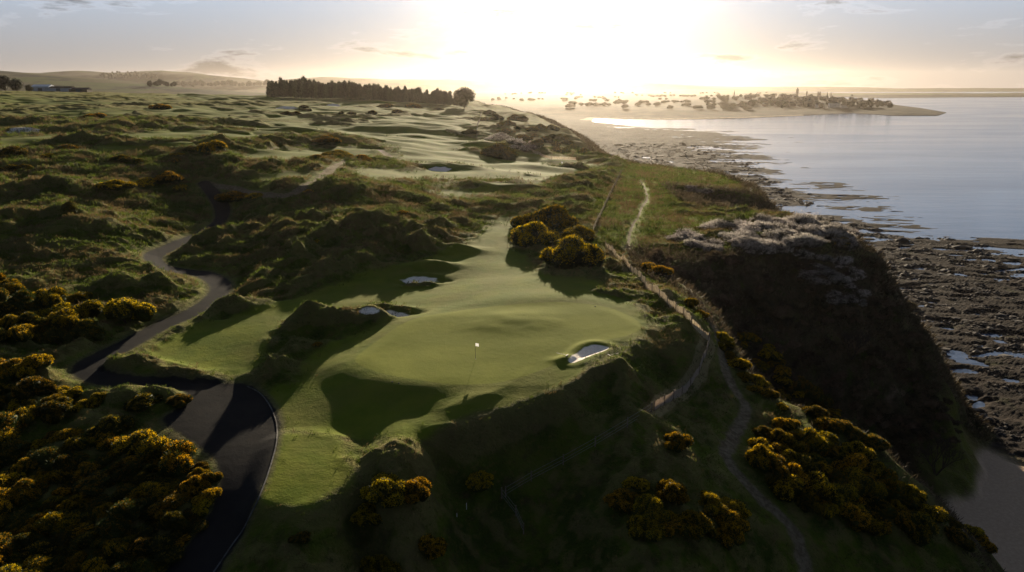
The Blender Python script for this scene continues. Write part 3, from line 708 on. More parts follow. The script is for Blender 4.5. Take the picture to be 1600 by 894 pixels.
def stems(g, n=7, h=0.45):
    b = MB()
    for i in range(n):
        a = 2 * math.pi * i / n + g.uniform(-.3, .3); q = g.uniform(.15, .45)
        b.tube((0.06 * math.cos(a), 0.06 * math.sin(a), -0.12), (q * math.cos(a), q * math.sin(a), h), 0.035, 0.014, 5)
    return b
def gorse_meshes(seed, nfol, nblo, bloom_mat, cut):
    g = np.random.default_rng(seed)
    L = heap(g, g.integers(9, 14), 0.74, 0.20, 0.42, 0.36)
    p, d = lumps_shell(L, nfol, g)
    dd = unit(d + 0.65 * g.normal(size=d.shape) + np.array([0, 0, .35]))
    v, q = kites(p - 0.02 * d, dd, np.where(g.random(len(p)) < .12, 1.9, 1) * g.uniform(0.045, 0.105, len(p)), g.uniform(0.010, 0.020, len(p)), g)
    cv, cf = core(L, 0.93, g, ICO2)
    fol = mesh_mixed('foliage', cv, cf, v, q, M_GORSE)
    p, d = lumps_shell(L, nblo * 3, g, -0.1, 0.07)
    fld = perlin(p[:, 0] * 4.2 + p[:, 2] * 2, p[:, 1] * 4.2 + p[:, 2] * 3, seed) + 0.45 * d[:, 2] + g.normal(size=len(p)) * 0.16
    k = fld > cut; p, d = p[k][:nblo], d[k][:nblo]
    dd = unit(d + 0.55 * g.normal(size=d.shape) + np.array([0, 0, .45]))
    v, q = kites(p + 0.012 * d, dd, g.uniform(0.040, 0.085, len(p)), g.uniform(0.014, 0.024, len(p)), g)
    blo = np_mesh('blossom', v, q, bloom_mat)
    return fol, blo
GORSE = [gorse_meshes(100, 9000, 5200, M_BLOOM, -0.02), gorse_meshes(101, 9000, 5200, M_BLOOM, 0.02), gorse_meshes(102, 9000, 3600, M_BLOOM, 0.16),
         gorse_meshes(103, 9000, 2600, M_BLOOM2, 0.26), gorse_meshes(104, 9500, 1500, M_BLOOM2, 0.42)]
_sb = stems(np.random.default_rng(5)); STEM = _sb.build('stem', M_WOOD); STEM_ME = STEM.data; bpy.data.objects.remove(STEM)

FWD = np.array([0, ct, -st])
def depth_of(v): return float(v[1] * ct - (v[2] - CAMZ) * st)
def place_shrub(name, meshes, pos, r, h, label, cat, group=None, rz=None, sink=0.12):
    """meshes: list of (part name, mesh data)"""
    e = empty(name, (pos[0], pos[1], pos[2] - sink * r), random.uniform(0, 6.28) if rz is None else rz, (r, r * random.uniform(.88, 1.1), h))
    tag(e, label, cat, group)
    for pn, me in meshes: link(bpy.data.objects.new(pn, me), e)
    return e
def gorse(px, py, rpx, kind, label, group, hr=1.0, pos=None):
    v = at(px, py) if pos is None else pos
    r = rpx * depth_of(v) / FPX
    f, b = GORSE[kind]
    return place_shrub('gorse_bush', [('foliage', f), ('blossom', b), ('stem', STEM_ME)], v, r, r * hr, label, 'gorse bush', group)

G_ALL = 'flowering gorse bushes'
# single bushes one can point at: x, y of the foot, radius in px, kind, height ratio, label
SINGLE = [
 (893,408,50,0,.95,'large round golden gorse bush casting its shadow onto the fairway beyond the green'),
 (836,376,42,1,.85,'golden gorse bush on the left of the big clump beside the narrow fairway'),
 (868,352,40,1,.95,'golden gorse bush forming the tallest crest at the back of the big clump'),
 (905,372,30,0,.8,'golden gorse bush on the right of the big clump, nearest the pale fence'),
 (826,352,26,2,.8,'smaller gorse bush at the back left of the big clump beside the fairway'),
 (752,756,25,0,1.0,'small lone gorse bush in dark rough grass just below the bright lip of the green'),
 (1056,694,24,0,.95,'small bright yellow gorse bush alone in the dark grass left of the lower footpath'),
 (1030,428,24,1,.7,'low gorse bush on the ridge between fence and ravine head'),
 (1010,420,17,2,.7,'small gorse bush highest up the ridge beside the fence'),
 (1076,478,16,2,.9,'narrow gorse bush on the bare brown bank above the ravine'),
 (1094,494,15,1,.8,'little yellow gorse bush just below the narrow one on the brown bank'),
 (200,497,44,2,.8,'wide dark gorse bush with yellow crown right beside the bend of the road'),
 (340,238,30,2,.75,'round gorse bush on the fairway edge in the left middle distance'),
 (512,222,22,0,.6,'orange gorse bush on a dune top beside the middle fairway, upper of the pair'),
 (528,244,26,0,.5,'orange gorse bush low on the dune beside the middle fairway, lower of the pair'),
 (496,248,18,1,.5,'orange gorse bush at the left end of the low golden hedge in mid distance'),
 (565,249,20,1,.5,'orange gorse bush at the right end of the low golden hedge in mid distance'),
 (366,309,28,0,.5,'low golden gorse bush beside the top of the winding road'),
 (398,308,18,0,.5,'small golden gorse bush just right of the top of the winding road'),
 (265,282,22,0,.8,'golden gorse bush crowning the dune left of the road, highest of its line'),
 (230,288,26,1,.55,'spreading golden gorse bush in the middle of the line left of the road'),
 (180,290,28,1,.45,'low spreading gorse bush at the left end of the line left of the road'),
 (285,296,18,2,.55,'dark gorse bush at the right end of the line left of the road'),
 (22,243,26,3,.7,'dark brownish gorse bush at the left edge of the photo below the white bunker'),
 (105,235,26,3,.5,'low brownish gorse bush right of the dark one below the white bunker'),
 (20,266,24,3,.5,'low gorse bush at the left edge of the photo beside the upper footpath'),
 (250,170,16,2,.6,'small orange gorse bush on the far left dunes'),
 (155,183,20,2,.45,'flat orange gorse bush on the far left dunes below the strip of fairway'),
 (780,243,34,4,.7,'grey green gorse clump on the cliff-top fairway edge beside the white blossom'),
 (735,208,14,4,.6,'small dark bush beside the far cliff-top fence'),
 (645,168,16,3,.5,'brown gorse bush on the far dunes below the pine belt'),
 (600,775,40,0,.85,'bright gorse bush behind the small lower lawn, largest of the foreground clump'),
 (645,772,30,0,.9,'bright gorse bush at the right of the foreground clump beside the small lawn'),
 (575,805,30,1,.8,'gorse bush at the front of the foreground clump beside the small lawn'),
 (470,842,18,3,.7,'small dim gorse bush below the small lawn near the bottom edge'),
 (668,862,30,1,1.0,'upright gorse bush near the bottom edge right of the lawn'),
 (594,888,30,1,.8,'gorse bush cut by the bottom edge below the foreground clump'),
 (495,538,9,1,.5,'tiny orange gorse bush on the dune left of the green'),
 (495,378,8,1,.6,'tiny orange gorse bush in the dark dune hollow'),
 (628,332,10,1,.5,'tiny orange gorse bush on the crest of the large dark dune'),
 (482,300,9,1,.6,'tiny orange gorse bush beside the upper gravel path'),
 (110,328,16,4,1.0,'pale green bush standing on the dark left hillside'),
 (225,632,30,3,.7,'flat topped gorse bush on the grass island inside the road bend'),
 (280,628,22,3,.7,'gorse bush on the right tip of the grass island beside the turning area'),
 (1450,378,20,3,.6,'dark gorse bush on the outer brow of the white blossomed headland'),
]
SINGLE[-1] = (1316,385,26,3,.7,'dark gorse bush on the outer brow of the white blossomed headland')
for px, py, r, k_, hr, lab in SINGLE: gorse(px, py, r, k_, lab, G_ALL, hr)

def thicket(seed, poly, n, r0, r1, kinds, label, group, hr=(.7, .95)):
    """bushes spread over a patch of ground"""
    g = random.Random(seed); P = np.array(poly, float); got = []; tries = 0
    while len(got) < n and tries < 6000:
        tries += 1
        x = g.uniform(P[:, 0].min(), P[:, 0].max()); y = g.uniform(P[:, 1].min(), P[:, 1].max())
        ins = False
        for (ax, ay), (bx, by) in zip(P, np.roll(P, -1, 0)):
            if (ay > y) != (by > y) and x < (bx - ax) * (y - ay) / (by - ay) + ax: ins = not ins
        r = g.uniform(r0, r1)
        if ins and all((x - a) ** 2 + ((y - b) * 1.7) ** 2 > (0.50 * (r + c)) ** 2 for a, b, c in got): got.append((x, y, r))
    got.sort(key=lambda q: q[1])
    for x, y, r in got: gorse(x, y, r, g.choice(kinds), label, group, g.uniform(*hr))
    return len(got)
thicket(1, [(-60,640),(40,690),(160,670),(250,690),(318,722),(336,760),(318,815),(285,850),(240,905),(-60,910)], 150, 14, 46, (1, 2, 2, 3, 4, 4), 'golden flecked gorse bush in the dark thicket filling the bottom left corner', 'gorse in the bottom left thicket', (.5, 1.1))
thicket(2, [(-50,450),(40,445),(110,462),(160,480),(150,520),(90,540),(-50,540)], 26, 20, 36, (2, 2, 3, 4), 'yellow crowned gorse bush in the left edge thicket above the road junction', 'gorse in the left edge thicket', (.85, 1.1))
thicket(3, [(-50,575),(60,565),(75,580),(-40,590)], 5, 26, 36, (1, 2), 'gorse bush in the low row at the left edge level with the road junction', 'gorse in the low row by the junction', (.75, .95))
thicket(4, [(-50,615),(80,610),(140,618),(160,630),(110,655),(-40,660)], 18, 17, 32, (2, 2, 3), 'golden gorse bush in the band below the road junction on the left', 'gorse below the road junction', (.7, 1.0))
thicket(5, [(960,770),(1020,755),(1090,770),(1150,805),(1135,845),(1040,835),(975,815)], 13, 20, 36, (0, 1, 1, 2), 'golden gorse bush in the bottom clump left of the lower footpath', 'gorse clump by the lower footpath', (.7, 1.0))
thicket(6, [(1120,525),(1165,520),(1215,562),(1245,610),(1225,640),(1165,610),(1150,575)], 22, 11, 23, (0, 1, 1, 2), 'yellow topped gorse bush on the upper cliff ridge right of the footpath', 'gorse on the upper cliff ridge', (.7, 1.0))
thicket(7, [(1175,670),(1240,672),(1310,700),(1390,752),(1450,795),(1440,830),(1350,830),(1260,800),(1190,740)], 60, 16, 34, (1, 2, 2, 3), 'yellow topped gorse bush in the great bank above the sandy cove', 'gorse bank above the cove', (.85, 1.15))
thicket(8, [(1240,600),(1300,640),(1370,700),(1345,715),(1270,655)], 9, 18, 30, (2, 3, 3), 'dim gorse bush on the cliff edge behind the great gorse bank', 'gorse along the cliff edge', (.7, .95))
thicket(9, [(1480,800),(1560,860),(1540,880),(1470,830)], 5, 18, 28, (3, 2), 'small gorse bush on the cliff brow at the bottom right corner', 'gorse at the bottom right', (.6, .8))
thicket(10, [(750,170),(800,178),(850,196),(900,226),(915,242),(850,238),(790,212),(752,195)], 26, 7, 15, (4, 4, 3), 'hazy brown green scrub bush on the far cliff slope beside the shore', 'scrub on the far cliff slope', (.6, .9))
thicket(11, [(0,216),(300,222),(420,260),(200,275),(0,262)], 9, 10, 18, (3, 2, 4), 'small dull gorse bush scattered over the left middle dunes', 'gorse scattered on left dunes', (.5, .7))
thicket(12, [(440,162),(740,166),(700,186),(600,178),(440,180)], 12, 6, 12, (3, 4), 'small dark gorse bush on the dunes below the pine belt', 'gorse below the pine belt', (.5, .7))

# ------------------------------------------------------------------ blackthorn in white blossom on the headland
def thorn_meshes(seed, ns, share):
    """an open, uneven canopy of upright sprays, part of them in white blossom"""
    g = np.random.default_rng(seed); a = g.uniform(0, 6.283, ns); q = np.sqrt(g.random(ns)) * (1 + .22 * np.sin(3 * a + seed) + .12 * np.sin(5 * a))
    x, y = q * np.cos(a), q * np.sin(a); top = .34 + .62 * (1 - np.clip(q, 0, 1) ** 2) + .30 * perlin(x * 2.6 + seed, y * 2.6, seed) + g.normal(size=ns) * .10; top = np.maximum(top, .2)
    P = np.stack([x, y, top * .30], -1); up = unit(np.stack([x * .35, y * .35, np.ones(ns)], -1) + .30 * g.normal(size=(ns, 3)))
    V, F = [], []; o = 0
    for k_ in range(4):
        d = unit(up + .38 * g.normal(size=(ns, 3))); v, f = kites(P, d, top * g.uniform(.5, .85, ns), np.full(ns, .014), g); V.append(v); F.append(f + o); o += len(v)
    L = np.array([(g.uniform(-.6, .6), g.uniform(-.6, .6), .08, g.uniform(.22, .34)) for i in range(14)]); cv, cf = core(L, 1.0, g, ICO2)
    tw = mesh_mixed('twigs', cv, cf, np.vstack(V), np.vstack(F), M_TWIG)
    m = perlin(x * 2.2 + 9, y * 2.2, seed + 5) + g.normal(size=ns) * .2 > np.quantile(perlin(x * 2.2 + 9, y * 2.2, seed + 5), 1 - share)
    B = P[m]; u_ = up[m]; tp = top[m]; V, F = [], []; o = 0
    for k_ in range(9):
        p = B + u_ * (tp * g.uniform(.35, .80, len(B)))[:, None] + .05 * g.normal(size=B.shape); d = unit(u_ + 1.1 * g.normal(size=B.shape))
        v, f = kites(p, d, g.uniform(.05, .11, len(B)), g.uniform(.014, .030, len(B)), g); V.append(v); F.append(f + o); o += len(v)
    return tw, np_mesh('blossom', np.vstack(V), np.vstack(F), M_WHITE)
THORN = [thorn_meshes(201, 900, .62), thorn_meshes(202, 900, .40), thorn_meshes(203, 800, .52)]
def thorns(seed, poly, n, r0, r1, label, group, hr=(.55, .85)):
    g = random.Random(seed); P = np.array(poly, float); c = 0; t_ = 0
    while c < n and t_ < 4000:
        t_ += 1; x = g.uniform(P[:, 0].min(), P[:, 0].max()); y = g.uniform(P[:, 1].min(), P[:, 1].max()); ins = False
        for (ax, ay), (bx, by) in zip(P, np.roll(P, -1, 0)):
            if (ay > y) != (by > y) and x < (bx - ax) * (y - ay) / (by - ay) + ax: ins = not ins
        if not ins: continue
        c += 1; v = at(x, y); r = g.uniform(r0, r1) * depth_of(v) / FPX; tw, bl = THORN[g.choice((0, 1, 2))]
        place_shrub('blackthorn_bush', [('twigs', tw), ('blossom', bl), ('stem', STEM_ME)], v, r, r * g.uniform(*hr), label, 'blackthorn bush', group)
thorns(1, [(1050,378),(1075,362),(1130,348),(1200,343),(1270,347),(1330,366),(1345,392),(1300,388),(1220,392),(1160,396),(1090,388)], 90, 9, 20, 'white blossomed blackthorn bush on the brow of the rounded headland above the shore', 'blackthorn on the headland')
thorns(2, [(1230,395),(1320,405),(1350,440),(1345,480),(1300,470),(1250,430)], 34, 8, 16, 'grey white blackthorn bush on the shaded outer face of the headland', 'blackthorn on the headland face', (.5, .7))
thorns(3, [(755,212),(800,214),(840,232),(820,238),(770,222)], 12, 7, 13, 'pale blossomed bush on the far cliff top beside the hazy fence', 'pale bushes on the far cliff top', (.5, .7))
thorns(4, [(1070,292),(1110,292),(1105,300),(1075,298)], 4, 7, 11, 'small white bush on the rim of the landslip scar in the field', 'white bushes at the landslip', (.5, .7))
for i in range(1):
    v = at(1136, 358); r = 24 * depth_of(v) / FPX
    place_shrub('green_shrub', [('foliage', mesh_mixed('foliage', *core(heap(np.random.default_rng(8), 9, .7, .25, .42, .36), .95, np.random.default_rng(8), ICO2),
                *(lambda pd: kites(pd[0], unit(pd[1] + .7 * rng.normal(size=pd[1].shape)), rng.uniform(.05, .1, len(pd[0])), rng.uniform(.018, .03, len(pd[0])), rng))(lumps_shell(heap(np.random.default_rng(8), 9, .7, .25, .42, .36), 6000, rng)), M_SHRUB)), ('stem', STEM_ME)],
                v, r, r * .8, 'rounded green shrub among the white blackthorn on the headland', 'shrub')

def scrub_meshes(seed):
    g = np.random.default_rng(seed); L = heap(g, 9, 0.8, 0.18, 0.36, 0.28); p, d = lumps_shell(L, 2600, g, -.2, .2)
    v, q = kites(p - .10 * d, unit(d + .6 * g.normal(size=d.shape) + np.array([0, 0, .5])), g.uniform(.10, .26, len(p)), g.uniform(.010, .020, len(p)), g)
    cv, cf = core(L, .8, g, ICO2); return mesh_mixed('twigs', cv, cf, v, q, M_SCRUB)
SCRUBS = [scrub_meshes(400 + i) for i in range(3)]
def scrub_bushes(seed, poly, n, r0, r1, label, group):
    g = random.Random(seed); P = np.array(poly, float); c = 0; t_ = 0
    while c < n and t_ < 5000:
        t_ += 1; x = g.uniform(P[:, 0].min(), P[:, 0].max()); y = g.uniform(P[:, 1].min(), P[:, 1].max()); ins = False
        for (ax, ay), (bx, by) in zip(P, np.roll(P, -1, 0)):
            if (ay > y) != (by > y) and x < (bx - ax) * (y - ay) / (by - ay) + ax: ins = not ins
        if not ins: continue
        c += 1; v = at(x, y); r = g.uniform(r0, r1) * depth_of(v) / FPX
        place_shrub('scrub_bush', [('twigs', SCRUBS[g.randrange(3)]), ('stem', STEM_ME)], v, r, r * g.uniform(.7, 1.1), label, 'scrub bush', group)
scrub_bushes(1, [(1010,402),(1120,402),(1330,412),(1400,470),(1450,590),(1470,690),(1400,690),(1330,655),(1230,590),(1160,520),(1080,450)], 90, 10, 24, 'brown leafless scrub bush on the dark ravine side of the headland', 'scrub on the ravine side')
scrub_bushes(2, [(1340,385),(1365,405),(1420,480),(1470,600),(1500,690),(1470,690),(1420,560),(1370,450)], 26, 8, 18, 'dark scrub bush on the seaward outline of the headland cliff', 'scrub on the cliff outline')
# ------------------------------------------------------------------ rough grass, scrub and shore stones that nobody could count
def scatter(n, weight, seed, xmax=None):
    g = np.random.default_rng(seed); w = (weight * CELL * CELL)[:-1, :-1].ravel(); w = w / w.sum()
    i = g.choice(w.size, size=n, p=w); r, c = i // (NC - 1), i % (NC - 1)
    y = np.exp(LY[r] + g.random(n) * (LY[1] - LY[0])); t = TV[c] + g.random(n) * (TV[1] - TV[0])
    x = y * t; return np.stack([x, y, grid_z(Z, x, y)], -1), g
def tufts(name, mt, n, weight, seed, blades, h0, h1, w, lean, label, cat):
    p, g = scatter(n, weight, seed); sc = np.clip(p[:, 1] / 90, 0.75, 2.2)
    P = np.repeat(p, blades, 0); s_ = np.repeat(sc * g.uniform(.6, 1.3, n), blades); a = g.uniform(0, 6.283, len(P))
    rad = g.uniform(0, .22, len(P)) * s_; d = np.stack([np.cos(a), np.sin(a), np.zeros(len(P))], -1)
    base = P + d * rad[:, None] - np.array([0, 0, .04])
    up = unit(np.stack([d[:, 0] * lean, d[:, 1] * lean, np.ones(len(P))], -1) + .25 * g.normal(size=P.shape))
    v, q = kites(base, up, g.uniform(h0, h1, len(P)) * s_, np.full(len(P), w) * s_, g)
    tag(link(bpy.data.objects.new(name, np_mesh(name, v, q, mt))), label, cat, kind='stuff')
vis = (np.abs(Xg / Yg) < 0.86)
wr = rough * vis * np.clip((95 / Yg) ** 1.3, 0, 1.2) * (Yg < 330) * (s_path < -.3) * (s_road < -.6)
pn_ = sstep(-.15, .3, perlin(Xg / 9, Yg / 7, 95))
tufts('rough_grass', M_GRASSG, 52000, wr * (1.15 - pn_), 11, 6, .22, .52, .030, .55, 'tussocky green rough grass covering the dunes', 'grass')
tufts('dry_grass', M_GRASSS, 40000, wr * (.12 + pn_), 12, 6, .22, .58, .024, .6, 'bleached straw coloured grass on the dune crests', 'grass')
wf_ = field * vis * np.clip(150 / Yg, 0, 1) * (s_path < -.2) * (Yg < 400)
tufts('field_grass', M_GRASSG, 7000, wf_, 13, 5, .12, .28, .04, .6, 'uneven green grass in the cliff-top field', 'grass')
wc = np.clip(cl_mask * 1.4 + (sdC < 3) * (sdC > -CW) * .5, 0, 1) * (k > .10) * vis * (Yg < 700) * np.clip(130 / Yg, .15, 1) * (bw_ < .3)
tufts('cliff_scrub', M_SCRUB, 46000, wc, 14, 6, .35, 1.1, .05, .9, 'brown bramble and twig scrub covering the cliff slopes', 'scrub')
def stones():
    w = (k < .06) * (sdLw > -4) * vis * (Yg < 900) * np.clip((160 / Yg) ** 1.4, .02, 1) * (bw_ < .2) * sstep(-.2, .4, perlin(Xg / 14, Yg / 9, 97))
    p, g = scatter(9000, w, 15); v0, f0 = ico(1); n = len(p)
    r = g.lognormal(-1.15, .55, n) * np.clip(p[:, 1] / 200, .8, 2.0)
    V = v0[None] * (r[:, None, None] * np.stack([g.uniform(.8, 1.9, n), g.uniform(.7, 1.3, n), g.uniform(.35, .7, n)], -1)[:, None, :]) * (1 + .18 * g.normal(size=(n, len(v0), 1))) + p[:, None, :]
    F = f0[None] + (np.arange(n) * len(v0))[:, None, None]
    tag(link(bpy.data.objects.new('shore_stones', np_mesh('shore_stones', V.reshape(-1, 3), F.reshape(-1, 3), M_STONE))), 'dark boulders and stones strewn over the foreshore', 'stones', kind='stuff')
M_STONE = simple('shore_stone', (0.050, 0.041, 0.034), 0.85, 0.15, 0.6, 0.35)
stones()

# ------------------------------------------------------------------ fences, kerbs, flags and rakes
M_PALE = leaf('weathered_paling', (0.60, 0.52, 0.42), (0.74, 0.66, 0.55), 0.6, 2.0)
M_POST = simple('fence_post_wood', (0.17, 0.135, 0.10), 0.85, 0.15, 0.3, 2.0)
M_WIRE = simple('fence_wire', (0.30, 0.29, 0.28), 0.5, 0.4)
def fence(pix, h, gap, pales, label, dense=.16, pw=.035, trim=None):
    P = [at(a, b) for a, b in pix]; pts_ = []; 
    for a, b in zip(P[:-1], P[1:]):
        n = max(1, int((b - a).length / gap))
        for i in range(n): pts_.append(a.lerp(b, i / n))
    pts_.append(P[-1])
    for q in pts_: q.z = gz(q.x, q.y)
    e = empty('fence', pts_[0]); tag(e, label, 'fence'); o = Vector(pts_[0])
    for q in pts_[:100]:
        b = MB(); b.box(-.06, .06, -.06, .06, -.4, h + .12, Matrix.Translation(q - o)); b.build('post', M_POST, e)
    w = MB()
    for a, b in zip(pts_[:-1], pts_[1:]):
        for f in ((.25, .55, .95) if not pales else (.35, .85)):
            w.tube(a - o + Vector((0, 0, h * f)), b - o + Vector((0, 0, h * f)), .012, .012, 4)
    w.build('wire', M_WIRE, e)
    if pales:
        w = MB(); g = random.Random(3)
        for a, b in zip(pts_[:-1], pts_[1:]):
            n = max(1, int((b - a).length / dense)); ang = math.atan2(b.y - a.y, b.x - a.x)
            for i in range(n):
                q = a.lerp(b, (i + .5) / n) - o; q.z = gz(q.x + o.x, q.y + o.y) - o.z
                m = Matrix.Translation(q) @ Matrix.Rotation(ang, 4, 'Z') @ Matrix.Rotation(g.uniform(-.05, .05), 4, 'Y')
                w.box(-pw, pw, -.012, .012, -.03, h * g.uniform(.86, 1.04), m)
        w.build('paling', M_PALE, e)
fence([(971,271),(962,289),(950,312),(938,338),(926,365)], 1.15, 3.0, True, 'long straight pale fence running up the grassy slope beside the field', .10, .048)
fence([(946,386),(962,403),(985,424),(1008,446),(1030,464),(1056,485),(1080,507),(1107,532)], 1.15, 2.6, True, 'pale fence slanting down between the putting green and the ravine', .15)
fence([(1108,535),(1103,556),(1092,584),(1078,604),(1052,624),(1022,642)], 1.15, 2.2, True, 'pale curving fence below the corner post, in the dip right of the bunker', .12)
fence([(1018,644),(980,668),(930,698),(880,726),(830,752),(790,776)], 1.1, 4.0, False, 'post and wire fence crossing the dark grass below the green')
fence([(784,778),(806,806),(818,834)], 1.1, 3.0, False, 'short end of wire fence leading down from the corner in the dark foreground')
fence([(752,178),(746,196),(745,216)], 1.3, 6.0, True, 'far hazy fence at the cliff-top edge of the distant fairway', .35, .06)
fence([(806,221),(832,236),(862,249),(900,250)], 1.2, 5.0, True, 'hazy fence curving round the cliff-top corner behind the white blossom', .3, .05)

M_KERB = simple('kerb_stone', (0.075, 0.073, 0.070), 0.85, 0.1, 0.45, 2.5)
def kerb(pix, w=.055, h=.08, name='kerb'):
    P = curve(np.array([tuple(at(a, b))[:2] for a, b in pix]), 8); b = MB()
    prev = None
    for i, (x, y) in enumerate(P):
        t = P[min(i + 1, len(P) - 1)] - P[max(i - 1, 0)]; t = t / np.linalg.norm(t); nx, ny = -t[1] * w, t[0] * w; z = gz(x, y)
        ring = [(x - nx, y - ny, z - .2), (x - nx, y - ny, z + h), (x + nx, y + ny, z + h), (x + nx, y + ny, z - .2)]
        base = len(b.v); b.v += ring
        if prev is not None:
            for j in range(3): b.f.append((prev + j, prev + j + 1, base + j + 1, base + j))
        prev = base
    o = b.build(name, M_KERB); tag(o, kind='structure')
kerb([(386,604),(405,614),(420,632),(430,654),(433,672),(432,692),(424,724),(414,754),(402,784),(388,812),(370,842),(352,868),(330,900)])

M_FLAG = leaf('flag_cloth', (0.58, 0.58, 0.57), (0.64, 0.64, 0.63), 0.3, 3)
M_ROD = simple('flagstick_paint', (0.16, 0.14, 0.09), 0.5, 0.4)
M_CUP = simple('hole_cup', (0.7, 0.7, 0.68), 0.6, 0.3)
def flag(px, py, label, sc=1.0):
    v = at(px, py); e = empty('flagstick', v); tag(e, label, 'flag')
    b = MB(); b.tube((0, 0, -.1), (0, 0, 2.15 * sc), .020 * sc, .016 * sc, 8); b.build('pole', M_ROD, e)
    b = MB(); nx, nz = 10, 5
    for j in range(nz):
        for i in range(nx):
            u, w_ = i / (nx - 1), j / (nz - 1)
            b.v.append((.02 + .42 * u * sc, .07 * math.sin(u * 6.5) * u * sc, (2.12 - .40 * (1 - w_) - .07 * u * u) * sc))
    b.f = [(j * nx + i, j * nx + i + 1, (j + 1) * nx + i + 1, (j + 1) * nx + i) for j in range(nz - 1) for i in range(nx - 1)]
    b.build('pennant', M_FLAG, e)
    b = MB()
    for i in range(14):
        a0, a1 = 2 * math.pi * i / 14, 2 * math.pi * (i + 1) / 14
        b.add([(.054 * math.cos(a0), .054 * math.sin(a0), .012), (.054 * math.cos(a1), .054 * math.sin(a1), .012), (.066 * math.cos(a1), .066 * math.sin(a1), .012), (.066 * math.cos(a0), .066 * math.sin(a0), .012)], [(0, 1, 2, 3)])
    b.build('cup_rim', M_CUP, e)
flag(743, 561, 'flagstick with small white flag standing on the near putting green')
flag(877, 264, 'tiny flagstick with white flag on the farther green near the cliff top', 1.2)
M_RAKE = simple('rake_handle', (0.42, 0.34, 0.22), 0.6, 0.3)
M_HEAD = simple('rake_head', (0.12, 0.12, 0.12), 0.6, 0.3)
def rake(px, py, ang, label):
    v = at(px, py); e = empty('bunker_rake', v + Vector((0, 0, .05)), ang); tag(e, label, 'rake')
    b = MB(); b.tube((0, 0, .02), (1.5, 0, .03), .02, .018, 6); b.build('handle', M_RAKE, e)
    b = MB(); b.box(-.03, .03, -.3, .3, 0, .05)
    for i in range(9): b.box(-.012, .012, -.28 + i * .07 - .008, -.28 + i * .07 + .008, -.06, .002)
    b.build('rake_head', M_HEAD, e)
rake(886, 556, 2.6, 'rake lying on the turf left of the front bunker')
rake(952, 556, .5, 'rake lying along the right lip of the front bunker')
M_MARK = simple('marker_paint', (0.75, 0.74, 0.72), 0.5, 0.3)
def stake(px, py, h, label):
    v = at(px, py); b = MB(); b.box(-.025, .025, -.025, .025, -.2, h); b.tube((0, 0, h), (0, 0, h + .04), .025, .006, 8)
    o = b.build('marker_stake', M_MARK); o.location = v; tag(o, label, 'stake', 'white marker stakes')
stake(729, 796, .7, 'taller white marker stake in the dark foreground grass')
stake(714, 808, .4, 'short white marker stake in the dark foreground grass')
def head(px, py, label):
    v = at(px, py); b = MB(); b.tube((0, 0, -.05), (0, 0, .05), .10, .09, 12); b.tube((0, 0, .05), (0, 0, .09), .04, .03, 10)
    o = b.build('sprinkler_head', M_KERB); o.location = v; tag(o, label, 'sprinkler', 'sprinkler heads')
head(930, 479, 'pale sprinkler head at the back edge of the green'); head(613, 597, 'pale sprinkler head at the front edge of the green, left of its pair'); head(623, 599, 'pale sprinkler head at the front edge of the green, right of its pair')

# ------------------------------------------------------------------ bare tree on the cliff foot
def bare_tree(px, py, h, label, seed, name='bare_tree'):
    v = at(px, py); e = empty(name, v); tag(e, label, 'tree'); g = random.Random(seed); tr = MB(); br = MB()
    def grow(p, d, ln, r, lv):
        q = p + d * ln; (tr if lv == 0 else br).tube(p, q, r, r * .68, 6 if lv < 2 else 4)
        if lv >= 5: return
        for i in range(3 if lv < 4 else 2):
            nd = (d + Vector((g.uniform(-1, 1), g.uniform(-1, 1), g.uniform(-.15, .75))) * .62).normalized()
            grow(q, nd, ln * g.uniform(.62, .86), r * .62, lv + 1)
    for i in range(4):
        a = i * 1.6 + g.uniform(-.3, .3)
        grow(Vector((.1 * math.cos(a), .1 * math.sin(a), -.2)), Vector((.5 * math.cos(a), .5 * math.sin(a), 1)).normalized(), h * .27, h * .018, 0)
    tr.build('trunk', M_BARK, e); br.build('branches', M_BARK, e)
bare_tree(1462, 742, 8.5, 'bare twiggy tree standing dark against the sandy cove', 4)
bare_tree(1330, 560, 6.5, 'bare tree half lost on the dark ravine slope', 9)

# ------------------------------------------------------------------ far trees
def tree_meshes(seed, kind):
    """unit height; pine: tapering ragged spire crown; round: broad heap of clumps"""
    g = np.random.default_rng(seed); tb = MB()
    tb.tube((0, 0, -.05), (0, 0, .45), .022, .016, 7); tb.tube((0, 0, .45), (0, 0, .92), .016, .004, 6)
    L = []
    if kind == 'pine':
        for i in range(80):
            z = g.uniform(.16, .95); rr = (.23 * (1 - z) ** .55 + .02) * g.uniform(.5, 1); a = g.uniform(0, 6.28)
            L.append((rr * math.cos(a), rr * math.sin(a), z, g.uniform(.05, .105) * (1.25 - .6 * z)))
            if i % 3 == 0: tb.tube((0, 0, z - .05), (rr * math.cos(a), rr * math.sin(a), z), .007, .003, 4)
        nf, m_ = 1500, M_PINE
    else:
        for i in range(30):
            d = unit(g.normal(size=3)); z = .58 + d[2] * .34; L.append((d[0] * .36, d[1] * .36, max(.2, z), g.uniform(.10, .19)))
            if i % 3 == 0: tb.tube((0, 0, .3), (d[0] * .3, d[1] * .3, max(.25, z)), .012, .004, 5)
        nf, m_ = 3200, M_TREE
    L = np.array(L); p, d = lumps_shell(L, nf, g, -.9, .14); dd = unit(d + .8 * g.normal(size=d.shape))
    v, q = kites(p, dd, g.uniform(.03, .07, len(p)), g.uniform(.012, .022, len(p)), g)
    cv, cf = core(L, .92, g, ico(1))
    t_ = tb.build('trunk', M_BARK); me = t_.data; bpy.data.objects.remove(t_)
    return mesh_mixed('crown', cv, cf, v, q, m_), me
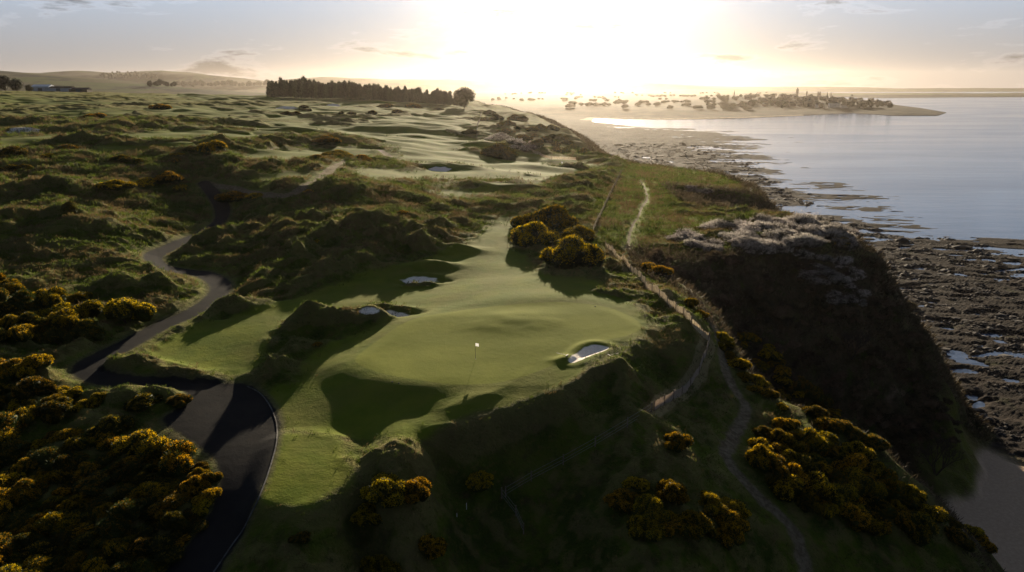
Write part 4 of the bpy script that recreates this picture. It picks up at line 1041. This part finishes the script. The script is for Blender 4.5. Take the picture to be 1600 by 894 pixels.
PINES = [tree_meshes(300 + i, 'pine') for i in range(4)]; ROUND = [tree_meshes(320 + i, 'round') for i in range(3)]
def tree(name, meshes, x, y, h, label, group, wd=1.0, z=None):
    e = empty(name, (x, y, gz(x, y) if z is None else z), random.uniform(0, 6.28), (h * wd, h * wd, h)); tag(e, label, 'tree', group)
    link(bpy.data.objects.new('crown', meshes[0]), e); link(bpy.data.objects.new('trunk', meshes[1]), e)
def xpix(px, D): return (px - 800) / FPX * ct * D
g_ = random.Random(21)
for row in range(2):
    n = 84
    for i in range(n):
        px = 421 + (706 - 421) * (i + g_.uniform(-.35, .35)) / n; f = (px - 420) / 286.0
        D = 760 - 150 * f + row * 14 + g_.uniform(-3, 3); x = xpix(px, D); z = gz(x, D)
        top = np.interp(px, [420, 470, 530, 600, 602, 660, 708], [126, 125, 128, 134, 136, 140, 144]); h = CAMZ + (130 - top) / 1113 * D * 1.0 - z + g_.uniform(-3.4, 1.8)
        if g_.random() < .05: h += 2.5
        tree('pine_tree', g_.choice(PINES), x, D, max(6, h), 'dark pine in the long shelter belt along the skyline', 'pines of the shelter belt', g_.uniform(.55, .85))
D = 590; x = xpix(725, D); tree('round_tree', ROUND[0], x, D, max(9, CAMZ + (130 - 138) / 1113 * D - gz(x, D)), 'broad round dark tree standing just right of the pine belt', None, 1.15)
D = 596; x = xpix(713, D); tree('round_tree', ROUND[1], x, D, 8, 'small dark tree between the pine belt and the broad round tree', None, 1.0)
for i, (px, D, h, lab) in enumerate([(6, 780, 15, 'tall bushy tree cut by the left edge beside the pale farm shed'), (24, 770, 13, 'bushy tree between the left edge tree and the low pale shed'), (44, 790, 7.5, 'small bush like tree just left of the pale farm shed')]):
    tree('farm_tree', ROUND[i], xpix(px, D), D, h, lab, 'trees beside the farm shed')
def far_hit(px, py): p = hit(Z, px, py); return p[0], p[1]
for i, (px, py, h) in enumerate([(52, 112.5, 15), (58, 112.5, 19), (64, 112.5, 14), (70, 112.5, 18), (76, 112.5, 12)]):
    x, y = far_hit(px, py); tree('hilltop_tree', ROUND[i % 3], x, y, h * .8, 'dark tree in the small clump on the green hilltop at the upper left', 'hilltop clump of trees')
for i in range(80):
    px = g_.uniform(156, 246); x, y = far_hit(px, g_.uniform(113, 123) if px < 215 else g_.uniform(116, 124))
    if y < 1400: continue
    tree('wood_tree', ROUND[i % 3], x, y, g_.uniform(13, 19), 'tree in the brown wood on the green hillside', 'hillside wood')
for i in range(34):
    px = 235 + i * 5.6 + g_.uniform(-2, 2); x, y = far_hit(px, 134.5 + g_.uniform(-.8, 1.6))
    if y < 1200: continue
    tree('hedgerow_tree', ROUND[i % 3], x, y, g_.uniform(7, 12) * max(.6, y / 1500), 'hazy tree in the line below the green hill, left of the pine belt', 'hedgerow trees below the hill')
for i in range(420):
    row_ = i % 8; px = g_.uniform(770, 1200); py = 146 + row_ * 3.3 + .012 * (px - 950) * math.sin(row_ * 2.1) + g_.uniform(-.5, .5)
    if px < 885 and py > 160 or perlin(px / 45.0, row_ * 1.7, 140) < .0: continue
    x, y = far_hit(px, py)
    if gz(x, y) < 3 or y < 900: continue
    tree('lowland_tree', ROUND[i % 3], x, y, g_.uniform(6, 10), 'sun hazed tree on the flat land between the course and the town', 'trees on the hazy lowland', 1.9)

# ------------------------------------------------------------------ farm shed and the town across the bay
M_STONEW = simple('town_stone', (0.12, 0.10, 0.08), 0.9, 0.1, 0.2, 0.2)
M_HARL = simple('white_harling', (0.62, 0.60, 0.56), 0.9, 0.1, 0.08, 0.3)
M_SLATE = simple('roof_slate', (0.045, 0.042, 0.040), 0.95, 0.03, 0.25, 0.3)
M_SHED = simple('shed_cladding', (0.42, 0.48, 0.55), 0.6, 0.3, 0.08, 0.3)
M_SHEDR = simple('shed_roof', (0.50, 0.54, 0.60), 0.5, 0.3, 0.08, 0.3)
M_GLASS = simple('dark_window', (0.02, 0.024, 0.03), 0.15, 0.5)
M_DOOR = simple('door_paint', (0.10, 0.12, 0.14), 0.6, 0.3)
def house(name, pos, rz, w, d, h, wall, label, group=None, rh=None, floors=2, cols=4, chim=True):
    e = empty(name, pos, rz); tag(e, label, 'building', group)
    b = MB(); b.box(-w / 2, w / 2, -d / 2, d / 2, -3, h); b.build('wall', wall, e)
    b = MB(); b.gable(-w / 2, w / 2, -d / 2, d / 2, h, rh or d * .42); rf = b.build('roof', M_SLATE, e)
    if chim:
        for s_ in (-1, 1):
            b = MB(); b.box(s_ * w * .42 - .5, s_ * w * .42 + .5, -.6, .6, h + (rh or d * .42) * .6, h + (rh or d * .42) + 1.6); b.build('chimney', M_STONEW, rf)
    for fl in range(floors):
        for c in range(cols):
            x = -w / 2 + w * (c + .5) / cols; z = 1.0 + fl * (h / floors)
            b = MB(); b.box(x - .55, x + .55, -d / 2 - .06, -d / 2 + .04, z, z + 1.5); b.build('window', M_GLASS, e)
    return e
def dup(root, loc, rz, label=None, sc=1.0):
    r = root.copy(); COL.objects.link(r); r.location = loc; r.rotation_euler = (0, 0, rz); r.scale = (sc,) * 3
    if label: r['label'] = label
    for ch in root.children:
        c = ch.copy(); COL.objects.link(c); c.parent = r
        for gc in ch.children:
            q = gc.copy(); COL.objects.link(q); q.parent = c
    return r
def on(px, py): x, y = far_hit(px, py); return (x, y, gz(x, y))
HL = 'grey stone house among the packed roofs of the hazy town across the bay'
protos = []
spots = []
for i in range(400):
    px = g_.uniform(1165, 1392); lo = np.interp(px, [1165, 1230, 1330, 1395], [150, 149, 150, 160]); hi = np.interp(px, [1165, 1260, 1340, 1395], [168, 166, 163, 166])
    py = g_.uniform(lo, hi); q = on(px, py)
    if q[2] > 4 and q[1] > 1500 and all((q[0] - a) ** 2 + (q[1] - b) ** 2 > 17 ** 2 for a, b, c in spots): spots.append(q)
    if len(spots) >= 90: break
for i, q in enumerate(spots):
    rz = g_.choice((0, .2, -.15, 1.57, 1.3))
    if i < 4:
        bpy.context.view_layer.update()
        protos.append(house('town_house', q, rz, (13, 18, 11, 22)[i], (9, 10, 8, 11)[i], (6.5, 8.5, 6, 9)[i], (M_STONEW, M_STONEW, M_STONEW, M_STONEW)[i], HL, 'town houses', None, 2, (3, 5, 3, 6)[i]))
    else: dup(protos[i % 4], q, rz)
for i in range(130):
    px = g_.uniform(1120, 1400); py = g_.uniform(np.interp(px, [1150, 1330, 1400], [148, 150, 160]), 170); q = on(px, py)
    if q[2] > 3 and q[1] > 1400: tree('town_tree', ROUND[i % 3], q[0], q[1], g_.uniform(8, 14), 'dark tree between the roofs of the hazy town', 'trees among the town roofs', 1.1)
def tower(px, py, w, h, sp, label, name='church_tower', prongs=False):
    q = on(px, py); e = empty(name, q); tag(e, label, 'tower')
    b = MB(); b.box(-w / 2, w / 2, -w / 2, w / 2, -3, h); b.build('shaft', M_STONEW, e)
    if prongs:
        for s_ in (-1, 1):
            b = MB(); b.box(s_ * w * .36 - w * .12, s_ * w * .36 + w * .12, -w * .3, w * .3, h, h + 5); b.tube((s_ * w * .36, 0, h + 5), (s_ * w * .36, 0, h + 8), w * .15, .1, 8); b.build('turret', M_STONEW, e)
    elif sp > 0:
        b = MB(); b.box(-w / 2 - .3, w / 2 + .3, -w / 2 - .3, w / 2 + .3, h, h + 1.2); b.build('parapet', M_STONEW, e)
        b = MB(); b.tube((0, 0, h + 1.2), (0, 0, h + 1.2 + sp), w * .42, .15, 8); b.build('spire', M_SLATE, e)
    for z in (h * .55, h * .78):
        b = MB(); b.box(-w * .14, w * .14, -w / 2 - .08, -w / 2 + .05, z, z + 3); b.build('window', M_GLASS, e)
def D_(px, py): return on(px, py)[1] / 1113.0
tower(1245, 152, 8.5, 33, 9, 'tall square church tower with short spire, highest in the town skyline')
tower(1260, 152, 4.5, 22, 5, 'slim tower just right of the tallest church tower')
tower(1279, 153, 11, 20, 0, 'broad ruined tower with two turrets on the town skyline', 'ruined_tower', True)
tower(1292, 153, 3.5, 16, 8, 'thin pointed spire, left of the twin spires on the skyline', 'spire_tower')
tower(1298, 153, 3.5, 16, 8, 'thin pointed spire, right of the twin spires on the skyline', 'spire_tower')
tower(1147, 150, 5, 14, 14, 'hazy pointed church spire at the left end of the town', 'church_tower')
q = on(1280, 168); house('harbour_house', q, .05, 20, 10, 8, M_HARL, 'long white harbour house at the left of the white shorefront row', None, None, 2, 6)
q = on(1303, 168); house('harbour_hotel', q, -.03, 30, 12, 12, M_HARL, 'tallest white building in the middle of the shorefront row', None, None, 3, 8)
q = on(1319, 168.5); house('harbour_house', q, .0, 18, 9, 6.5, M_HARL, 'low white house at the right end of the white shorefront row', None, None, 2, 5)
q = on(1388, 162); house('point_house', q, .1, 14, 10, 9, M_STONEW, 'dark stone house standing alone at the tip of the town point', None, 3, 2, 3)
D = 820
for i, (px, w, h, lab) in enumerate([(66, 20, 5.0, 'pale blue grey farm shed, left and tallest of the farm row'), (94, 28, 3.6, 'long low farm shed in the middle of the farm row'), (124, 20, 3.0, 'long low brown roofed farm shed at the right of the farm row')]):
    x = xpix(px, D); e = empty('farm_shed', (x, D, gz(x, D)), .03 * i); tag(e, lab, 'shed', 'farm sheds')
    b = MB(); b.box(-w / 2, w / 2, -6, 6, -2, h); b.build('wall', M_SHED if i < 2 else M_STONEW, e)
    b = MB(); b.gable(-w / 2, w / 2, -6, 6, h, 2.2); b.build('roof', M_SHEDR if i == 0 else M_SLATE, e)
    b = MB(); b.box(-2.4, 2.4, -6.08, -5.95, 0, 3.4); b.build('door', M_DOOR, e)
